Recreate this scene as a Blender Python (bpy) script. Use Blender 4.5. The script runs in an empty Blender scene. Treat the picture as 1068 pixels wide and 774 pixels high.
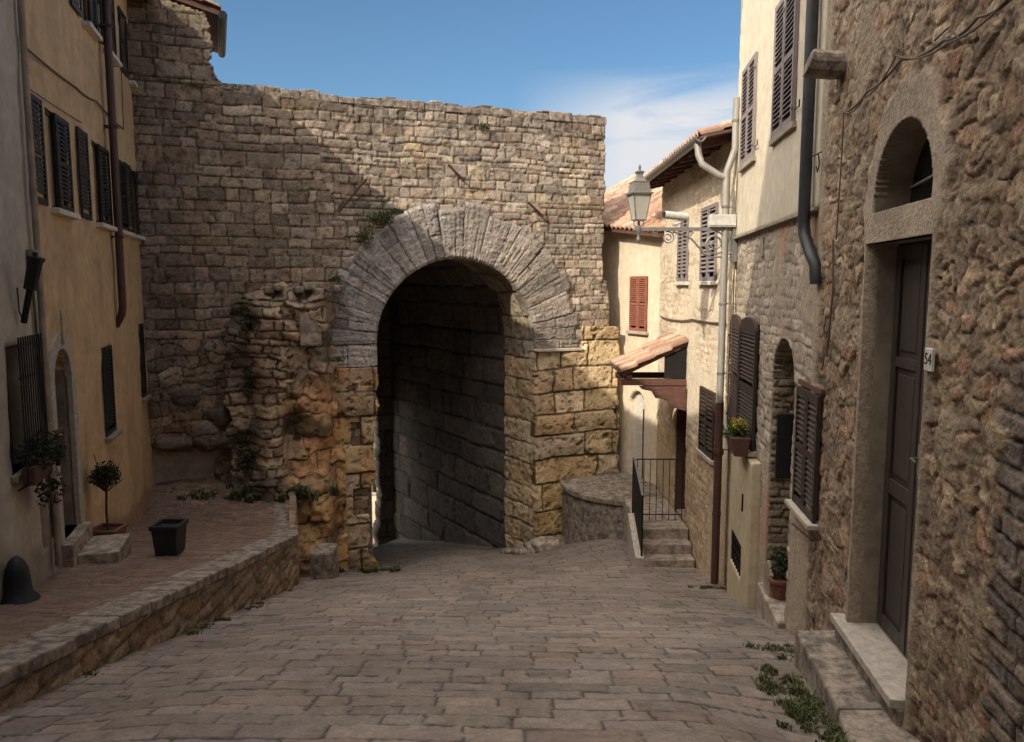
import bpy, bmesh, math, random
import numpy as np
from mathutils import Vector, Matrix
random.seed(7)
R_ = math.radians
C = bpy.context.scene.collection
FPX = 800.0; PITCH = math.atan(89/800.0)
SUNV = Vector((.762, .933, -.825)).normalized()      # direction the sunlight travels

# ------------------------------------------------------------------ noise
def h01(x, y, seed=0):
    x = np.asarray(x).astype(np.int64); y = np.asarray(y).astype(np.int64)
    h = (x*374761393 + y*668265263 + seed*2147483647 + 977*seed) & 0xFFFFFFFF
    h = ((h ^ (h >> 13))*1274126177) & 0xFFFFFFFF
    h = ((h ^ (h >> 16))*2246822519) & 0xFFFFFFFF
    h = h ^ (h >> 15)
    return (h & 0xFFFFFF)/float(0x1000000)
def vn(x, y, seed=0):
    xi = np.floor(x); yi = np.floor(y); fx = x-xi; fy = y-yi
    fx = fx*fx*(3-2*fx); fy = fy*fy*(3-2*fy)
    a = h01(xi, yi, seed); b = h01(xi+1, yi, seed); c = h01(xi, yi+1, seed); d = h01(xi+1, yi+1, seed)
    return (a+(b-a)*fx)*(1-fy)+(c+(d-c)*fx)*fy
def fbm(x, y, sc, seed=0, o=4):                       # about -1..1, feature size sc metres
    t = 0; amp = 1; tot = 0; f = 1.0/sc
    for i in range(o):
        t = t+amp*(vn(x*f+17.3*i, y*f+9.1*i, seed+i*13)*2-1); tot += amp; amp *= .52; f *= 2.03
    return t/tot*1.5
def ss(a, b, x):
    t = np.clip((x-a)/(b-a), 0, 1); return t*t*(3-2*t)
def mixc(a, b, t):
    return a*(1-t[..., None])+b*t[..., None]
def pal(colors, r):
    cols = np.array(colors); k = np.clip((r*len(cols)).astype(int), 0, len(cols)-1); return cols[k]
# ------------------------------------------------------------------ stone layouts: -> distance to joint, id, random
def coursed(u, v, ch, cw, seed, warp=.03, wsc=.6, vary=.45):
    v = v+fbm(u, v, wsc, seed+3, 3)*warp+fbm(u, v, wsc*5, seed+5, 2)*warp*1.2
    u = u+fbm(u, v, wsc*.5, seed+7, 3)*warp
    rs = np.random.RandomState(seed+1); n = int(60/ch)+40
    hs = ch*(1+vary*(rs.rand(n)*2-1)); b = np.cumsum(hs)-30.0
    k = np.clip(np.searchsorted(b, v)-1, 0, n-2)
    v0 = b[k]; v1 = b[k+1]
    W = cw*(.75+.6*h01(k, k*0, seed+11)); ph = h01(k, k*0+5, seed+12)
    x = u/W+ph; j = np.floor(x)
    B = lambda q: q+.62*(h01(q, k, seed+21)-.5)
    j = np.where(x < B(j), j-1, j); j = np.where(x > B(j+1), j+1, j)
    d = np.minimum(np.minimum(x-B(j), B(j+1)-x)*W, np.minimum(v-v0, v1-v))
    lu = (x-(B(j)+B(j+1))/2)*W; lv = v-(v0+v1)/2
    return d, j.astype(int)*7919+k*31, lu, lv
def cells(u, v, sx, sy, seed, jit=.8, warp=.04):
    u = (u+fbm(u, v, .3, seed+40, 2)*warp)/sx; v = (v+fbm(u*sx, v, .3, seed+41, 2)*warp)/sy
    ui = np.floor(u); vi = np.floor(v)
    F1 = np.full(u.shape, 9.); F2 = np.full(u.shape, 9.); I = np.zeros(u.shape, int)
    for a in (-1, 0, 1):
        for b in (-1, 0, 1):
            cx = ui+a; cy = vi+b
            px = cx+.5+jit*(h01(cx, cy, seed)-.5); py = cy+.5+jit*(h01(cx, cy, seed+1)-.5)
            sc = .75+.5*h01(cx, cy, seed+2)
            d = np.maximum(np.sqrt((u-px)**2+(v-py)**2), .9*np.maximum(abs(u-px), abs(v-py)))*sc
            I2 = (cx*7919+cy*31).astype(int)
            n1 = d < F1
            F2 = np.where(n1, F1, np.minimum(F2, d)); I = np.where(n1, I2, I); F1 = np.where(n1, d, F1)
    return (F2-F1)*.75*min(sx, sy), I
def stonework(u, v, d, I, colors, mortar, depth=.03, rnd=.03, jw=.008, rough=.006, idoff=.012, seed=0, tone=.18, rsc=.12, pit=0, tilt=.12):
    e1 = fbm(u, v, .05, seed+58, 2); d = d+e1*.006                      # chipped edges
    prof = .8*ss(0, rnd*.9, d-jw*.2)+.2*(1-np.exp(-np.maximum(d, 0)/(rnd*3)))
    r1 = h01(I, I*0, seed+50); r2 = h01(I, I*0+1, seed+51); r3 = h01(I, I*0+2, seed+52)
    n1 = fbm(u, v, rsc, seed+60, 4); n2 = fbm(u, v, rsc*5, seed+61, 3)
    ridge = 1-2*abs(fbm(u, v, rsc*1.3, seed+64, 4)); fine = fbm(u, v, .035, seed+66, 3)
    # each stone's face leans its own way: a plane in u,v, wrapped so that it stays small
    r5 = h01(I, I*0+4, seed+54); r6 = h01(I, I*0+5, seed+55)
    lean = np.sin(u*7*(r5-.5)+r6*6)*.6+np.sin(v*9*(r6-.5)+r5*6)*.6
    h = depth*prof+idoff*(r2*2-1)*prof+rough*(1.5*n1+1.2*ridge+.8*fine)+rough*n2+tilt*depth*lean*prof
    if pit:
        p = ss(.25, .7, fbm(u, v, .09, seed+70, 3)); h = h-pit*p
    c = pal(colors, r1)*(1+tone*(r3*2-1))[..., None]
    c = c*(1+.16*n1+.12*n2+.10*fine+.08*ridge)[..., None]
    if pit: c = c*(1-.35*p)[..., None]
    m = 1-ss(jw*.4, jw*1.6, d+n1*.003)
    return h, mixc(c, np.array(mortar)[None, None, :]*(1+.2*n1)[..., None], m)
# ------------------------------------------------------------------ materials
def nt(name):
    m = bpy.data.materials.new(name); m.use_nodes = True; t = m.node_tree
    return m, t, t.nodes['Principled BSDF']
def vmat(name, rough=.93, nscale=35, nmix=.35, bump=.25, bscale=60, dist=.01, spec=.3):
    m, t, p = nt(name); N = t.nodes.new; L = t.links.new
    a = N('ShaderNodeAttribute'); a.attribute_name = 'Col'
    tc = N('ShaderNodeTexCoord'); n = N('ShaderNodeTexNoise'); n.inputs['Scale'].default_value = nscale; n.inputs['Detail'].default_value = 8
    n.inputs['Roughness'].default_value = .7
    mr = N('ShaderNodeMapRange'); mr.inputs['From Min'].default_value = .25; mr.inputs['From Max'].default_value = .75
    mr.inputs['To Min'].default_value = 1-nmix; mr.inputs['To Max'].default_value = 1+nmix
    mul = N('ShaderNodeVectorMath'); mul.operation = 'SCALE'
    n2 = N('ShaderNodeTexNoise'); n2.inputs['Scale'].default_value = bscale; n2.inputs['Detail'].default_value = 6
    b = N('ShaderNodeBump'); b.inputs['Strength'].default_value = bump; b.inputs['Distance'].default_value = dist
    L(tc.outputs['Object'], n.inputs['Vector']); L(tc.outputs['Object'], n2.inputs['Vector'])
    L(n.outputs['Fac'], mr.inputs['Value']); L(a.outputs['Color'], mul.inputs[0]); L(mr.outputs['Result'], mul.inputs['Scale'])
    L(mul.outputs['Vector'], p.inputs['Base Color']); L(n2.outputs['Fac'], b.inputs['Height']); L(b.outputs['Normal'], p.inputs['Normal'])
    p.inputs['Roughness'].default_value = rough; p.inputs['Specular IOR Level'].default_value = spec
    return m
def smat(name, col, rough=.7, metal=0, var=.25, scale=12, bump=.15, col2=None, stretch=(1, 1, 1), spec=.4, lo=.35, hi=.7):
    m, t, p = nt(name); N = t.nodes.new; L = t.links.new
    tc = N('ShaderNodeTexCoord'); mp = N('ShaderNodeMapping'); mp.inputs['Scale'].default_value = stretch
    n = N('ShaderNodeTexNoise'); n.inputs['Scale'].default_value = scale; n.inputs['Detail'].default_value = 8; n.inputs['Roughness'].default_value = .65
    r = N('ShaderNodeValToRGB'); c2 = col2 or [c*(1-var) for c in col]; c1 = [min(1, c*(1+var*.5)) for c in col]
    r.color_ramp.elements[0].color = (*c2, 1); r.color_ramp.elements[1].color = (*c1, 1)
    r.color_ramp.elements[0].position = lo; r.color_ramp.elements[1].position = hi
    b = N('ShaderNodeBump'); b.inputs['Strength'].default_value = bump; b.inputs['Distance'].default_value = .01
    n2 = N('ShaderNodeTexNoise'); n2.inputs['Scale'].default_value = scale*5; n2.inputs['Detail'].default_value = 5
    L(tc.outputs['Object'], mp.inputs['Vector']); L(mp.outputs['Vector'], n.inputs['Vector']); L(mp.outputs['Vector'], n2.inputs['Vector'])
    L(n.outputs['Fac'], r.inputs['Fac']); L(r.outputs['Color'], p.inputs['Base Color'])
    L(n2.outputs['Fac'], b.inputs['Height']); L(b.outputs['Normal'], p.inputs['Normal'])
    p.inputs['Roughness'].default_value = rough; p.inputs['Metallic'].default_value = metal; p.inputs['Specular IOR Level'].default_value = spec
    return m
M = {}
M['stone'] = vmat('stone', bump=.7, dist=.014, nmix=.55, nscale=28, bscale=45)
M['pave'] = vmat('paving', rough=.8, nscale=38, nmix=.42, bump=.5, dist=.006, spec=.3)
M['plaster'] = vmat('plaster', rough=.9, nscale=7, nmix=.2, bump=.35, bscale=40, dist=.004)
M['tiles'] = vmat('roof_tiles', rough=.9, nscale=25, nmix=.3, bump=.3)
M['shut_dark'] = smat('brown_shutter', (.045, .028, .022), .6, var=.4, stretch=(6, 6, 1), scale=6)
M['shut_blk'] = smat('black_green_shutter', (.018, .02, .02), .55, var=.4, stretch=(6, 6, 1), scale=6)
M['shut_grey'] = smat('grey_shutter', (.22, .185, .18), .75, var=.3, stretch=(6, 6, 1), scale=6)
M['shut_red'] = smat('red_shutter', (.27, .1, .065), .7, var=.25, scale=8)
M['door'] = smat('dark_door_wood', (.06, .048, .042), .45, var=.5, stretch=(10, 10, 1), scale=5)
M['door_brown'] = smat('brown_door_wood', (.06, .035, .02), .6, var=.5, stretch=(10, 10, 1), scale=5)
M['glass'] = smat('dark_glass', (.012, .014, .016), .12, var=.3, bump=.0, spec=.6)
M['curtain'] = smat('pale_curtain', (.42, .30, .17), .9, stretch=(8, 8, .5), scale=4)
M['void'] = smat('dark_interior', (.012, .011, .01), 1)
M['sill'] = smat('travertine_sill', (.42, .37, .31), .85, var=.3, scale=14, bump=.3)
M['sillw'] = smat('pale_sill', (.6, .56, .48), .85, var=.25, scale=14, bump=.3)
M['trim'] = smat('grey_plaster_trim', (.29, .24, .18), .92, var=.35, scale=5, bump=.5)
M['slab'] = smat('worn_stone_slab', (.34, .275, .22), .85, var=.5, scale=7, bump=.9, lo=.4, hi=.62)
M['slabd'] = smat('grey_stone_slab', (.25, .205, .165), .9, var=.6, scale=8, bump=1.0, lo=.4, hi=.62)
M['concrete'] = smat('mortar_concrete', (.33, .27, .2), .92, var=.35, scale=4, bump=.6)
M['iron'] = smat('black_iron', (.025, .025, .027), .55, metal=.6, var=.3)
M['rust'] = smat('rusty_iron', (.12, .045, .025), .85, var=.5, scale=30, bump=.5)
M['copper'] = smat('brown_downpipe', (.085, .04, .032), .5, var=.35, stretch=(3, 3, .6), scale=4)
M['pipe_blk'] = smat('black_downpipe', (.03, .033, .036), .45, var=.3)
M['pipe_grey'] = smat('grey_downpipe', (.28, .26, .235), .55, metal=.2, var=.25, stretch=(3, 3, .6), scale=5)
M['zinc'] = smat('zinc_gutter', (.22, .22, .215), .5, metal=.5, var=.3)
M['lampmetal'] = smat('grey_painted_iron', (.2, .19, .18), .5, metal=.3, var=.3, scale=30)
M['white'] = smat('white_box', (.5, .485, .45), .6, var=.25)
M['terra'] = smat('terracotta', (.2, .085, .055), .85, var=.3)
M['terrad'] = smat('brown_pot', (.09, .04, .032), .7, var=.3)
M['blackp'] = smat('black_plastic', (.018, .02, .023), .5, var=.25)
M['timber'] = smat('old_timber', (.12, .055, .04), .8, var=.45, stretch=(2, 8, 8), scale=5, bump=.4)
M['bark'] = smat('bark', (.09, .065, .045), .95, var=.4, bump=.8)
M['soil'] = smat('soil', (.05, .035, .025), 1)
M['cable'] = smat('cable', (.11, .085, .065), .8)
M['cloth'] = smat('black_cover', (.012, .013, .017), .6, bump=.3, scale=5)
M['ground'] = smat('dry_ground', (.2, .16, .1), .95, var=.4, scale=.3)
M['lichen'] = smat('lamp_glass_trim', (.3, .3, .28), .4)
def leafmat(name, col, col2):
    m, t, p = nt(name); N = t.nodes.new; L = t.links.new
    oi = N('ShaderNodeAttribute'); oi.attribute_name = 'Col'
    mx = N('ShaderNodeMix'); mx.data_type = 'RGBA'; mx.inputs['A'].default_value = (*col, 1); mx.inputs['B'].default_value = (*col2, 1)
    L(oi.outputs['Fac'], mx.inputs['Factor']); L(mx.outputs['Result'], p.inputs['Base Color'])
    p.inputs['Roughness'].default_value = .6; p.inputs['Specular IOR Level'].default_value = .3
    tr = N('ShaderNodeBsdfTranslucent'); L(mx.outputs['Result'], tr.inputs['Color'])
    ms = N('ShaderNodeMixShader'); ms.inputs['Fac'].default_value = .3; out = t.nodes['Material Output']
    L(p.outputs['BSDF'], ms.inputs[1]); L(tr.outputs['BSDF'], ms.inputs[2]); L(ms.outputs['Shader'], out.inputs['Surface'])
    return m
M['leaf'] = leafmat('leaf_green', (.035, .06, .015), (.09, .13, .035))
M['leafdk'] = leafmat('leaf_dark', (.015, .024, .01), (.045, .055, .02))
M['leaffar'] = leafmat('leaf_bright', (.06, .12, .03), (.14, .2, .05))
M['moss'] = leafmat('moss_weeds', (.06, .075, .025), (.15, .155, .07))
M['petal'] = leafmat('yellow_petals', (.45, .33, .03), (.55, .42, .06))
M['petalr'] = leafmat('pink_petals', (.22, .02, .04), (.35, .05, .08))
mg, t_, p_ = nt('lantern_glass')
p_.inputs['Base Color'].default_value = (.62, .6, .52, 1); p_.inputs['Roughness'].default_value = .35
p_.inputs['Transmission Weight'].default_value = .45
M['lampglass'] = mg

# ------------------------------------------------------------------ things and parts
ORG = {}
def thing(name, label, cat, loc=(0, 0, 0), group=None):
    o = bpy.data.objects.new(name, None); C.objects.link(o); o.location = loc; o.empty_display_size = .2
    o['label'] = label; o['category'] = cat
    if group: o['group'] = group
    ORG[o.name] = np.array(loc, float); return o
def tag(o, label=None, cat=None, group=None, kind=None):
    if label: o['label'] = label
    if cat: o['category'] = cat
    if group: o['group'] = group
    if kind: o['kind'] = kind
    return o
def link(name, me, mat, parent):
    o = bpy.data.objects.new(name, me); C.objects.link(o); me.materials.append(mat)
    if parent is not None:
        o.parent = parent; org = ORG[parent.name]; me.transform(Matrix.Translation(Vector(-org)))
        ORG[o.name] = org
    else: ORG[o.name] = np.zeros(3)
    return o
def grid(name, P, col, mask, mat, parent=None, skirt=None, smooth=True, kind=None):
    ny, nx, _ = P.shape
    idx = np.arange(ny*nx).reshape(ny, nx)
    q = np.stack([idx[:-1, :-1], idx[:-1, 1:], idx[1:, 1:], idx[1:, :-1]], -1).reshape(-1, 4)
    if mask is not None: q = q[mask.reshape(-1)]
    V = P.reshape(-1, 3); Cc = col.reshape(-1, 3)
    if skirt is not None:
        E = np.concatenate([q[:, [0, 1]], q[:, [1, 2]], q[:, [2, 3]], q[:, [3, 0]]])
        key = np.minimum(E[:, 0], E[:, 1]).astype(np.int64)*(ny*nx)+np.maximum(E[:, 0], E[:, 1])
        _, inv, cnt = np.unique(key, return_inverse=True, return_counts=True)
        Eb = E[cnt[inv.reshape(-1)] == 1]
        n0 = len(V); V = np.concatenate([V, V[Eb[:, 1]]+skirt, V[Eb[:, 0]]+skirt]); nb = len(Eb)
        Cc = np.concatenate([Cc, Cc[Eb[:, 1]], Cc[Eb[:, 0]]])
        k = np.arange(nb); q = np.concatenate([q, np.stack([Eb[:, 1], Eb[:, 0], n0+nb+k, n0+k], -1)])
    used = np.unique(q); rm = np.zeros(len(V), np.int64); rm[used] = np.arange(len(used)); q = rm[q]; V = V[used]; Cc = Cc[used]
    me = bpy.data.meshes.new(name); me.vertices.add(len(V)); me.vertices.foreach_set('co', V.astype(np.float32).ravel())
    me.loops.add(q.size); me.loops.foreach_set('vertex_index', q.astype(np.int32).ravel())
    me.polygons.add(len(q)); me.polygons.foreach_set('loop_start', np.arange(0, q.size, 4, dtype=np.int32))
    me.polygons.foreach_set('loop_total', np.full(len(q), 4, np.int32))
    me.polygons.foreach_set('use_smooth', np.full(len(q), smooth))
    a = me.color_attributes.new('Col', 'FLOAT_COLOR', 'POINT')
    a.data.foreach_set('color', np.concatenate([np.clip(Cc, 0, 1), np.ones((len(Cc), 1))], 1).astype(np.float32).ravel())
    me.update(calc_edges=True)
    o = link(name, me, mat, parent)
    if kind: o['kind'] = kind
    return o
class Fr:                                              # a wall plane: s along e, z up, o outwards along n
    def __init__(s, O, e, n):
        s.O = np.array([O[0], O[1], 0.]); l = math.hypot(*e); s.e = np.array([e[0]/l, e[1]/l, 0.]); l2 = math.hypot(*n); s.n = np.array([n[0]/l2, n[1]/l2, 0.])
    def pt(s, a, z, o=0.): return s.O+s.e*a+s.n*o+np.array([0, 0, z])
    def pts(s, A, Z, H): return s.O+A[..., None]*s.e+H[..., None]*s.n+Z[..., None]*np.array([0, 0, 1.])
    def px(s, x, y, off=0.):                           # a point of the photograph carried onto this plane
        u = (x-534)/FPX; v = (387-y)/FPX; cy = math.cos(PITCH)+v*math.sin(PITCH)
        d = np.array([u/cy, 1., (v*math.cos(PITCH)-math.sin(PITCH))/cy]); O = s.O+s.n*off
        t = O.dot(s.n)/d.dot(s.n); p = d*t-O
        return p.dot(s.e), p[2]
    def sy(s, y): return (y-s.O[1])/s.e[1]
class MB:
    def __init__(s): s.v = []; s.f = []
    def add(s, vs, fs):
        b = len(s.v); s.v += [tuple(float(c) for c in p) for p in vs]; s.f += [tuple(b+i for i in f) for f in fs]; return s
    def box(s, fr, a0, a1, z0, z1, o0, o1):
        P = [fr.pt(a, z, o) for a in (a0, a1) for z in (z0, z1) for o in (o0, o1)]
        return s.add(P, [(0, 1, 3, 2), (4, 6, 7, 5), (0, 4, 5, 1), (2, 3, 7, 6), (0, 2, 6, 4), (1, 5, 7, 3)])
    def prism(s, fr, pts, o0, o1):                      # outline in (s,z)
        n = len(pts); P = [fr.pt(a, z, o0) for a, z in pts]+[fr.pt(a, z, o1) for a, z in pts]
        return s.add(P, [tuple(range(n)), tuple(range(2*n-1, n-1, -1))]+[(i, (i+1) % n, n+(i+1) % n, n+i) for i in range(n)])
    def extr(s, fr, zo, a0, a1):                        # outline in (z,o), along s
        n = len(zo); P = [fr.pt(a0, z, o) for z, o in zo]+[fr.pt(a1, z, o) for z, o in zo]
        return s.add(P, [tuple(range(n)), tuple(range(2*n-1, n-1, -1))]+[(i, (i+1) % n, n+(i+1) % n, n+i) for i in range(n)])
    def plan(s, pts, z0, z1):                           # outline in plan (x,y); z may be numbers or functions
        f0 = z0 if callable(z0) else (lambda x, y: z0); f1 = z1 if callable(z1) else (lambda x, y: z1)
        n = len(pts); P = [(x, y, f0(x, y)) for x, y in pts]+[(x, y, f1(x, y)) for x, y in pts]
        return s.add(P, [tuple(range(n)), tuple(range(2*n-1, n-1, -1))]+[(i, (i+1) % n, n+(i+1) % n, n+i) for i in range(n)])
    def tube(s, pts, r, n=8, r1=None):
        pts = [Vector(p) for p in pts]; rings = []; m = len(pts); up = Vector((0, 0, 1)); prev = None
        for i, p in enumerate(pts):
            t = (pts[min(i+1, m-1)]-pts[max(i-1, 0)]).normalized()
            if prev is None:
                a = t.cross(up) if abs(t.z) < .95 else t.cross(Vector((1, 0, 0)))
            else: a = prev-t*prev.dot(t)
            a.normalize(); b = t.cross(a); prev = a; rr = r if r1 is None else r+(r1-r)*i/(m-1)
            rings.append([p+(a*math.cos(q*2*math.pi/n)+b*math.sin(q*2*math.pi/n))*rr for q in range(n)])
        P = [v for R in rings for v in R]
        F = [(i*n+q, i*n+(q+1) % n, (i+1)*n+(q+1) % n, (i+1)*n+q) for i in range(m-1) for q in range(n)]
        return s.add(P, F+[tuple(range(n)), tuple(range(m*n-1, (m-1)*n-1, -1))])
    def lathe(s, c, prof, n=16, rot=0, sq=1):
        P = []
        for r, z in prof:
            for q in range(n):
                a = rot+q*2*math.pi/n; P.append((c[0]+r*math.cos(a), c[1]+r*math.sin(a)*sq, c[2]+z))
        m = len(prof); F = [(i*n+q, i*n+(q+1) % n, (i+1)*n+(q+1) % n, (i+1)*n+q) for i in range(m-1) for q in range(n)]
        return s.add(P, F+[tuple(range(n)), tuple(range(m*n-1, (m-1)*n-1, -1))])
    def build(s, name, mat, parent=None, bevel=0., smooth=False, rnd=0.):
        me = bpy.data.meshes.new(name); me.from_pydata(s.v, [], s.f); bm = bmesh.new(); bm.from_mesh(me)
        bmesh.ops.recalc_face_normals(bm, faces=bm.faces)
        bm.to_mesh(me); bm.free()
        if smooth: me.polygons.foreach_set('use_smooth', [True]*len(me.polygons))
        o = link(name, me, mat, parent)
        if bevel:
            b = o.modifiers.new('Bevel', 'BEVEL'); b.width = bevel; b.segments = 2; b.limit_method = 'ANGLE'
            b.angle_limit = R_(40)
        if smooth and hasattr(me, 'set_sharp_from_angle'): me.set_sharp_from_angle(angle=R_(45))
        return o
def lin(a, b, res): return np.linspace(a, b, max(2, int(round((b-a)/res))+1))
def breaks(a, bks):
    return np.unique(np.round(np.concatenate([a, [b for b in bks if a[0] < b < a[-1]]]), 5))
def wall(name, fr, s0, s1, z0, z1, res, lay, holes=(), mask=None, parent=None, mat=None, off=0., skirt=.12, S=None, Z=None):
    S = lin(s0, s1, res) if S is None else S; Z = lin(z0, z1, res) if Z is None else Z
    S = breaks(S, [h[k] for h in holes for k in (0, 1)]); Z = breaks(Z, [h[k] for h in holes for k in (2, 3)])
    A, B = np.meshgrid(S, Z); h, col = lay(A, B)
    ca = (A[:-1, :-1]+A[1:, 1:])/2; cb = (B[:-1, :-1]+B[1:, 1:])/2; m = np.ones(ca.shape, bool)
    for H in holes:
        ins = (ca > H[0]) & (ca < H[1]) & (cb > H[2]) & (cb < H[3])
        if len(H) > 4 and H[4] == 'arch':
            r = (H[1]-H[0])/2; zc = H[3]-r
            ins &= ~((cb > zc) & ((ca-(H[0]+H[1])/2)**2+(cb-zc)**2 > r*r))
        m &= ~ins
    if mask is not None: m &= mask(ca, cb)
    return grid(name, fr.pts(A, B, h+off), col, m, mat or M['stone'], parent, skirt=-fr.n*skirt)
def plaster(base, seed, rel=.006, blot=.14, stain=None, zb=None, zcol=None):
    def f(u, v):
        n = fbm(u, v, .9, seed, 4); n2 = fbm(u*3.2, v*.3, .5, seed+9, 4); n3 = fbm(u, v, .12, seed+5, 3)
        c = np.array(base)[None, None, :]*(1+blot*n+blot*.8*n2+.04*n3)[..., None]
        if stain is not None:
            c = mixc(c, np.array(stain)[None, None, :]*(1+.15*n3)[..., None], ss(.25, .8, n+.5*n2)*.6)
        if zb is not None:
            c = mixc(c, np.array(zcol)[None, None, :]*(1+.2*n3)[..., None], 1-ss(-.1, .1, v-zb(u)+.25*n))
        return rel*(n*1.5+n3*.5), c
    return f

# frames ------------------------------------------------------------
G = Fr((-3.06, 17.26), (math.cos(R_(21)), math.sin(R_(21))), (math.sin(R_(21)), -math.cos(R_(21))))
Lf = Fr((-2.95, 0), (-.29, 1), (1, .29))
Rf = Fr((2.07, 0), (.1205, 1), (-1, .1205))
Xf = Fr((3.5, 0), (0, 1), (-1, 0))
Wf = Fr((3.5, 18.2), (-.41, .91), (-.91, -.41))
def S(x, y):                                           # street surface height
    x = np.asarray(x, float); y = np.asarray(y, float)
    z = -1.47-.2785*np.where(y < 62, y, 62)
    z = z+.55*ss(.1, 2.6, x)*ss(12.2, 18, y)*(1-ss(19, 22, y))
    z = z-.2*ss(-1.2, -2.6, x)*ss(13.2, 15.6, y)*(1-ss(18, 21, y))
    z = z-.19*ss(1.0, 2.2, x)*(1-ss(4.9, 6.4, y))
    z = z-.06*ss(2.0, 3.2, abs(x))
    return z
def T(x, y):
    return -1.66-.199*np.minimum(y, 13.9)+0*np.asarray(x)
# ================================================================== SETTING: street
def pave_lay(x, y):
    d, I, lu, lv = coursed(x+.03*y, y+.05*np.sin(x*1.1)+.02*x, .225, .44, 101, warp=.014, wsc=.4, vary=.3)
    h, c = stonework(x, y, d, I, [(.178, .145, .122), (.160, .133, .115), (.19, .153, .126), (.172, .14, .118), (.152, .128, .11), (.185, .147, .119), (.185, .14, .113), (.172, .138, .116)],
                     (.045, .036, .03), depth=.014, rnd=.010, jw=.009, rough=.003, idoff=.006, seed=5, tone=.16, rsc=.1, tilt=.3)
    h = h+.01*fbm(x, y, 1.4, 33, 3)
    big = fbm(x, y, 1.6, 77, 4); c = c*(1+.16*big)[..., None]
    dust = ss(.1, .8, fbm(x, y, .8, 88, 4)+.25*ss(9, 16, y)); c = mixc(c, np.array((.2, .168, .143))[None, None, :]+0*c, dust*.3)
    return h, c
yy = np.concatenate([np.arange(1.6, 3.4, .06), np.arange(3.4, 6.5, .015), np.arange(6.5, 10, .021), np.arange(10, 16, .033), np.arange(16, 30.01, .07)])
xx = lin(-3.95, 3.95, .019)
X, Y = np.meshgrid(xx, yy); h, c = pave_lay(X, Y)
grid('street', np.stack([X, Y, S(X, Y)+h-.02], -1), c, None, M['pave'], kind='structure')
for nm, x0, x1, y0, y1, st in (('street_near', -3.95, 3.95, -14, 1.6, .08), ):
    X, Y = np.meshgrid(lin(x0, x1, st), lin(y0, y1, st)); h, c = pave_lay(X, Y)
    grid(nm, np.stack([X, Y, S(X, Y)+h-.02], -1), c, None, M['pave'], kind='structure')
# far ground: one sheet falling with the hill, reaching the horizon
gx = np.concatenate([[-3000, -1200, -400, -120], np.arange(-60, 61, 5.), [120, 400, 1200, 3000]]); gy = np.concatenate([[-3000, -800, -200, -60], np.arange(-30, 71, 4.), [90, 130, 300, 900, 3000]])
X, Y = np.meshgrid(gx, gy)
Z = -1.47-.2785*np.clip(Y, -30, 62)-.9-.02*np.clip(Y-62, 0, 400)
grid('ground', np.stack([X, Y, Z], -1), np.ones(X.shape+(3,))*.2, None, M['ground'], kind='structure')

# ================================================================== terrace on the left
def terr_lay(x, y):
    d, I, lu, lv = coursed(x, y, .105, .25, 202, warp=.02, wsc=.5, vary=.2)
    h, c = stonework(x, y, d, I, [(.175, .108, .078), (.15, .095, .07), (.19, .122, .09), (.165, .115, .088)], (.085, .06, .045), depth=.01, rnd=.012, jw=.009, rough=.004, idoff=.003, seed=9, tone=.2)
    dirt = ss(.0, .7, fbm(x, y, .7, 71, 4)); c = mixc(c, np.array((.15, .105, .075))[None, None, :]+0*c, dust2(x, y)*.9*dirt)
    return h, c
def dust2(x, y): return .5+.5*ss(9, 14, y)
def wallx(y): return -3.58-.002*y-np.where(y > 12.35, (y-12.35)*.29, 0)     # outer edge of the terrace
yy = np.concatenate([np.arange(-6, 4, .08), np.arange(4, 9, .022), np.arange(9, 17.3, .035)]); tt = np.linspace(0, 1, 190)
TT, Y = np.meshgrid(tt, yy); xo = wallx(Y)-.30; xi = -2.8-.29*Y-.35; X = xi+(xo-xi)*TT; h, c = terr_lay(X, Y)
heap = .35*ss(14.4, 16, Y)*ss(-5.2, -6.6, X)
grid('terrace', np.stack([X, Y, T(X, Y)+h-.01+heap+.03*fbm(X, Y, .8, 4, 3)*ss(13.5, 15, Y)], -1), c, None, M['pave'], kind='structure')
# retaining wall with coping
rw = thing('retaining_wall', 'low stone retaining wall with worn coping slabs, along the brick terrace', 'wall', (-3.6, 8, -3.9))
class Fw(Fr): pass
F1 = Fr((-3.58, 0), (-.002, 1), (1, .002))
def rw_lay(u, v):
    d, I, _, _ = coursed(u, v, .17, .36, 303, warp=.06, wsc=.4, vary=.35)
    return stonework(u, v, d, I, [(.22, .165, .115), (.26, .19, .13), (.19, .15, .11), (.24, .16, .1)], (.14, .105, .075), depth=.035, rnd=.03, jw=.012, rough=.008, idoff=.012, seed=13)
wall('wall_face', F1, -6, 12.35, -5.2, .2, .03, rw_lay, mask=lambda a, b: (b < T(0, a)-.1) & (b > S(-3.5, a)-.25), parent=rw, S=np.concatenate([np.arange(-6, 3.5, .1), np.arange(3.5, 12.36, .028)]))
F2 = Fr((-3.605, 12.35), (-.29, 1), (1, .29))
wall('wall_face', F2, 0, 3.4, -6.4, -4., .035, rw_lay, mask=lambda a, b: (b < -4.2), parent=rw)
cop = MB(); y = -5.5; rr = random.Random(5)
while y < 12.3:
    l = rr.uniform(.55, 1.0); y1 = min(y+l, 12.36); g = .008; j = rr.uniform(-.015, .015); t0 = -1.66-.199*y; t1 = -1.66-.199*y1
    z = rr.uniform(-.008, .008)
    cop.add([(wallx(q)+a+j, q, t+z+dz) for q, t in ((y+g, t0), (y1-g, t1)) for a in (-.36, .06) for dz in (-.1, .02)],
            [(0, 1, 3, 2), (4, 6, 7, 5), (0, 4, 5, 1), (2, 3, 7, 6), (0, 2, 6, 4), (1, 5, 7, 3)]); y = y1
y = 12.36
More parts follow.
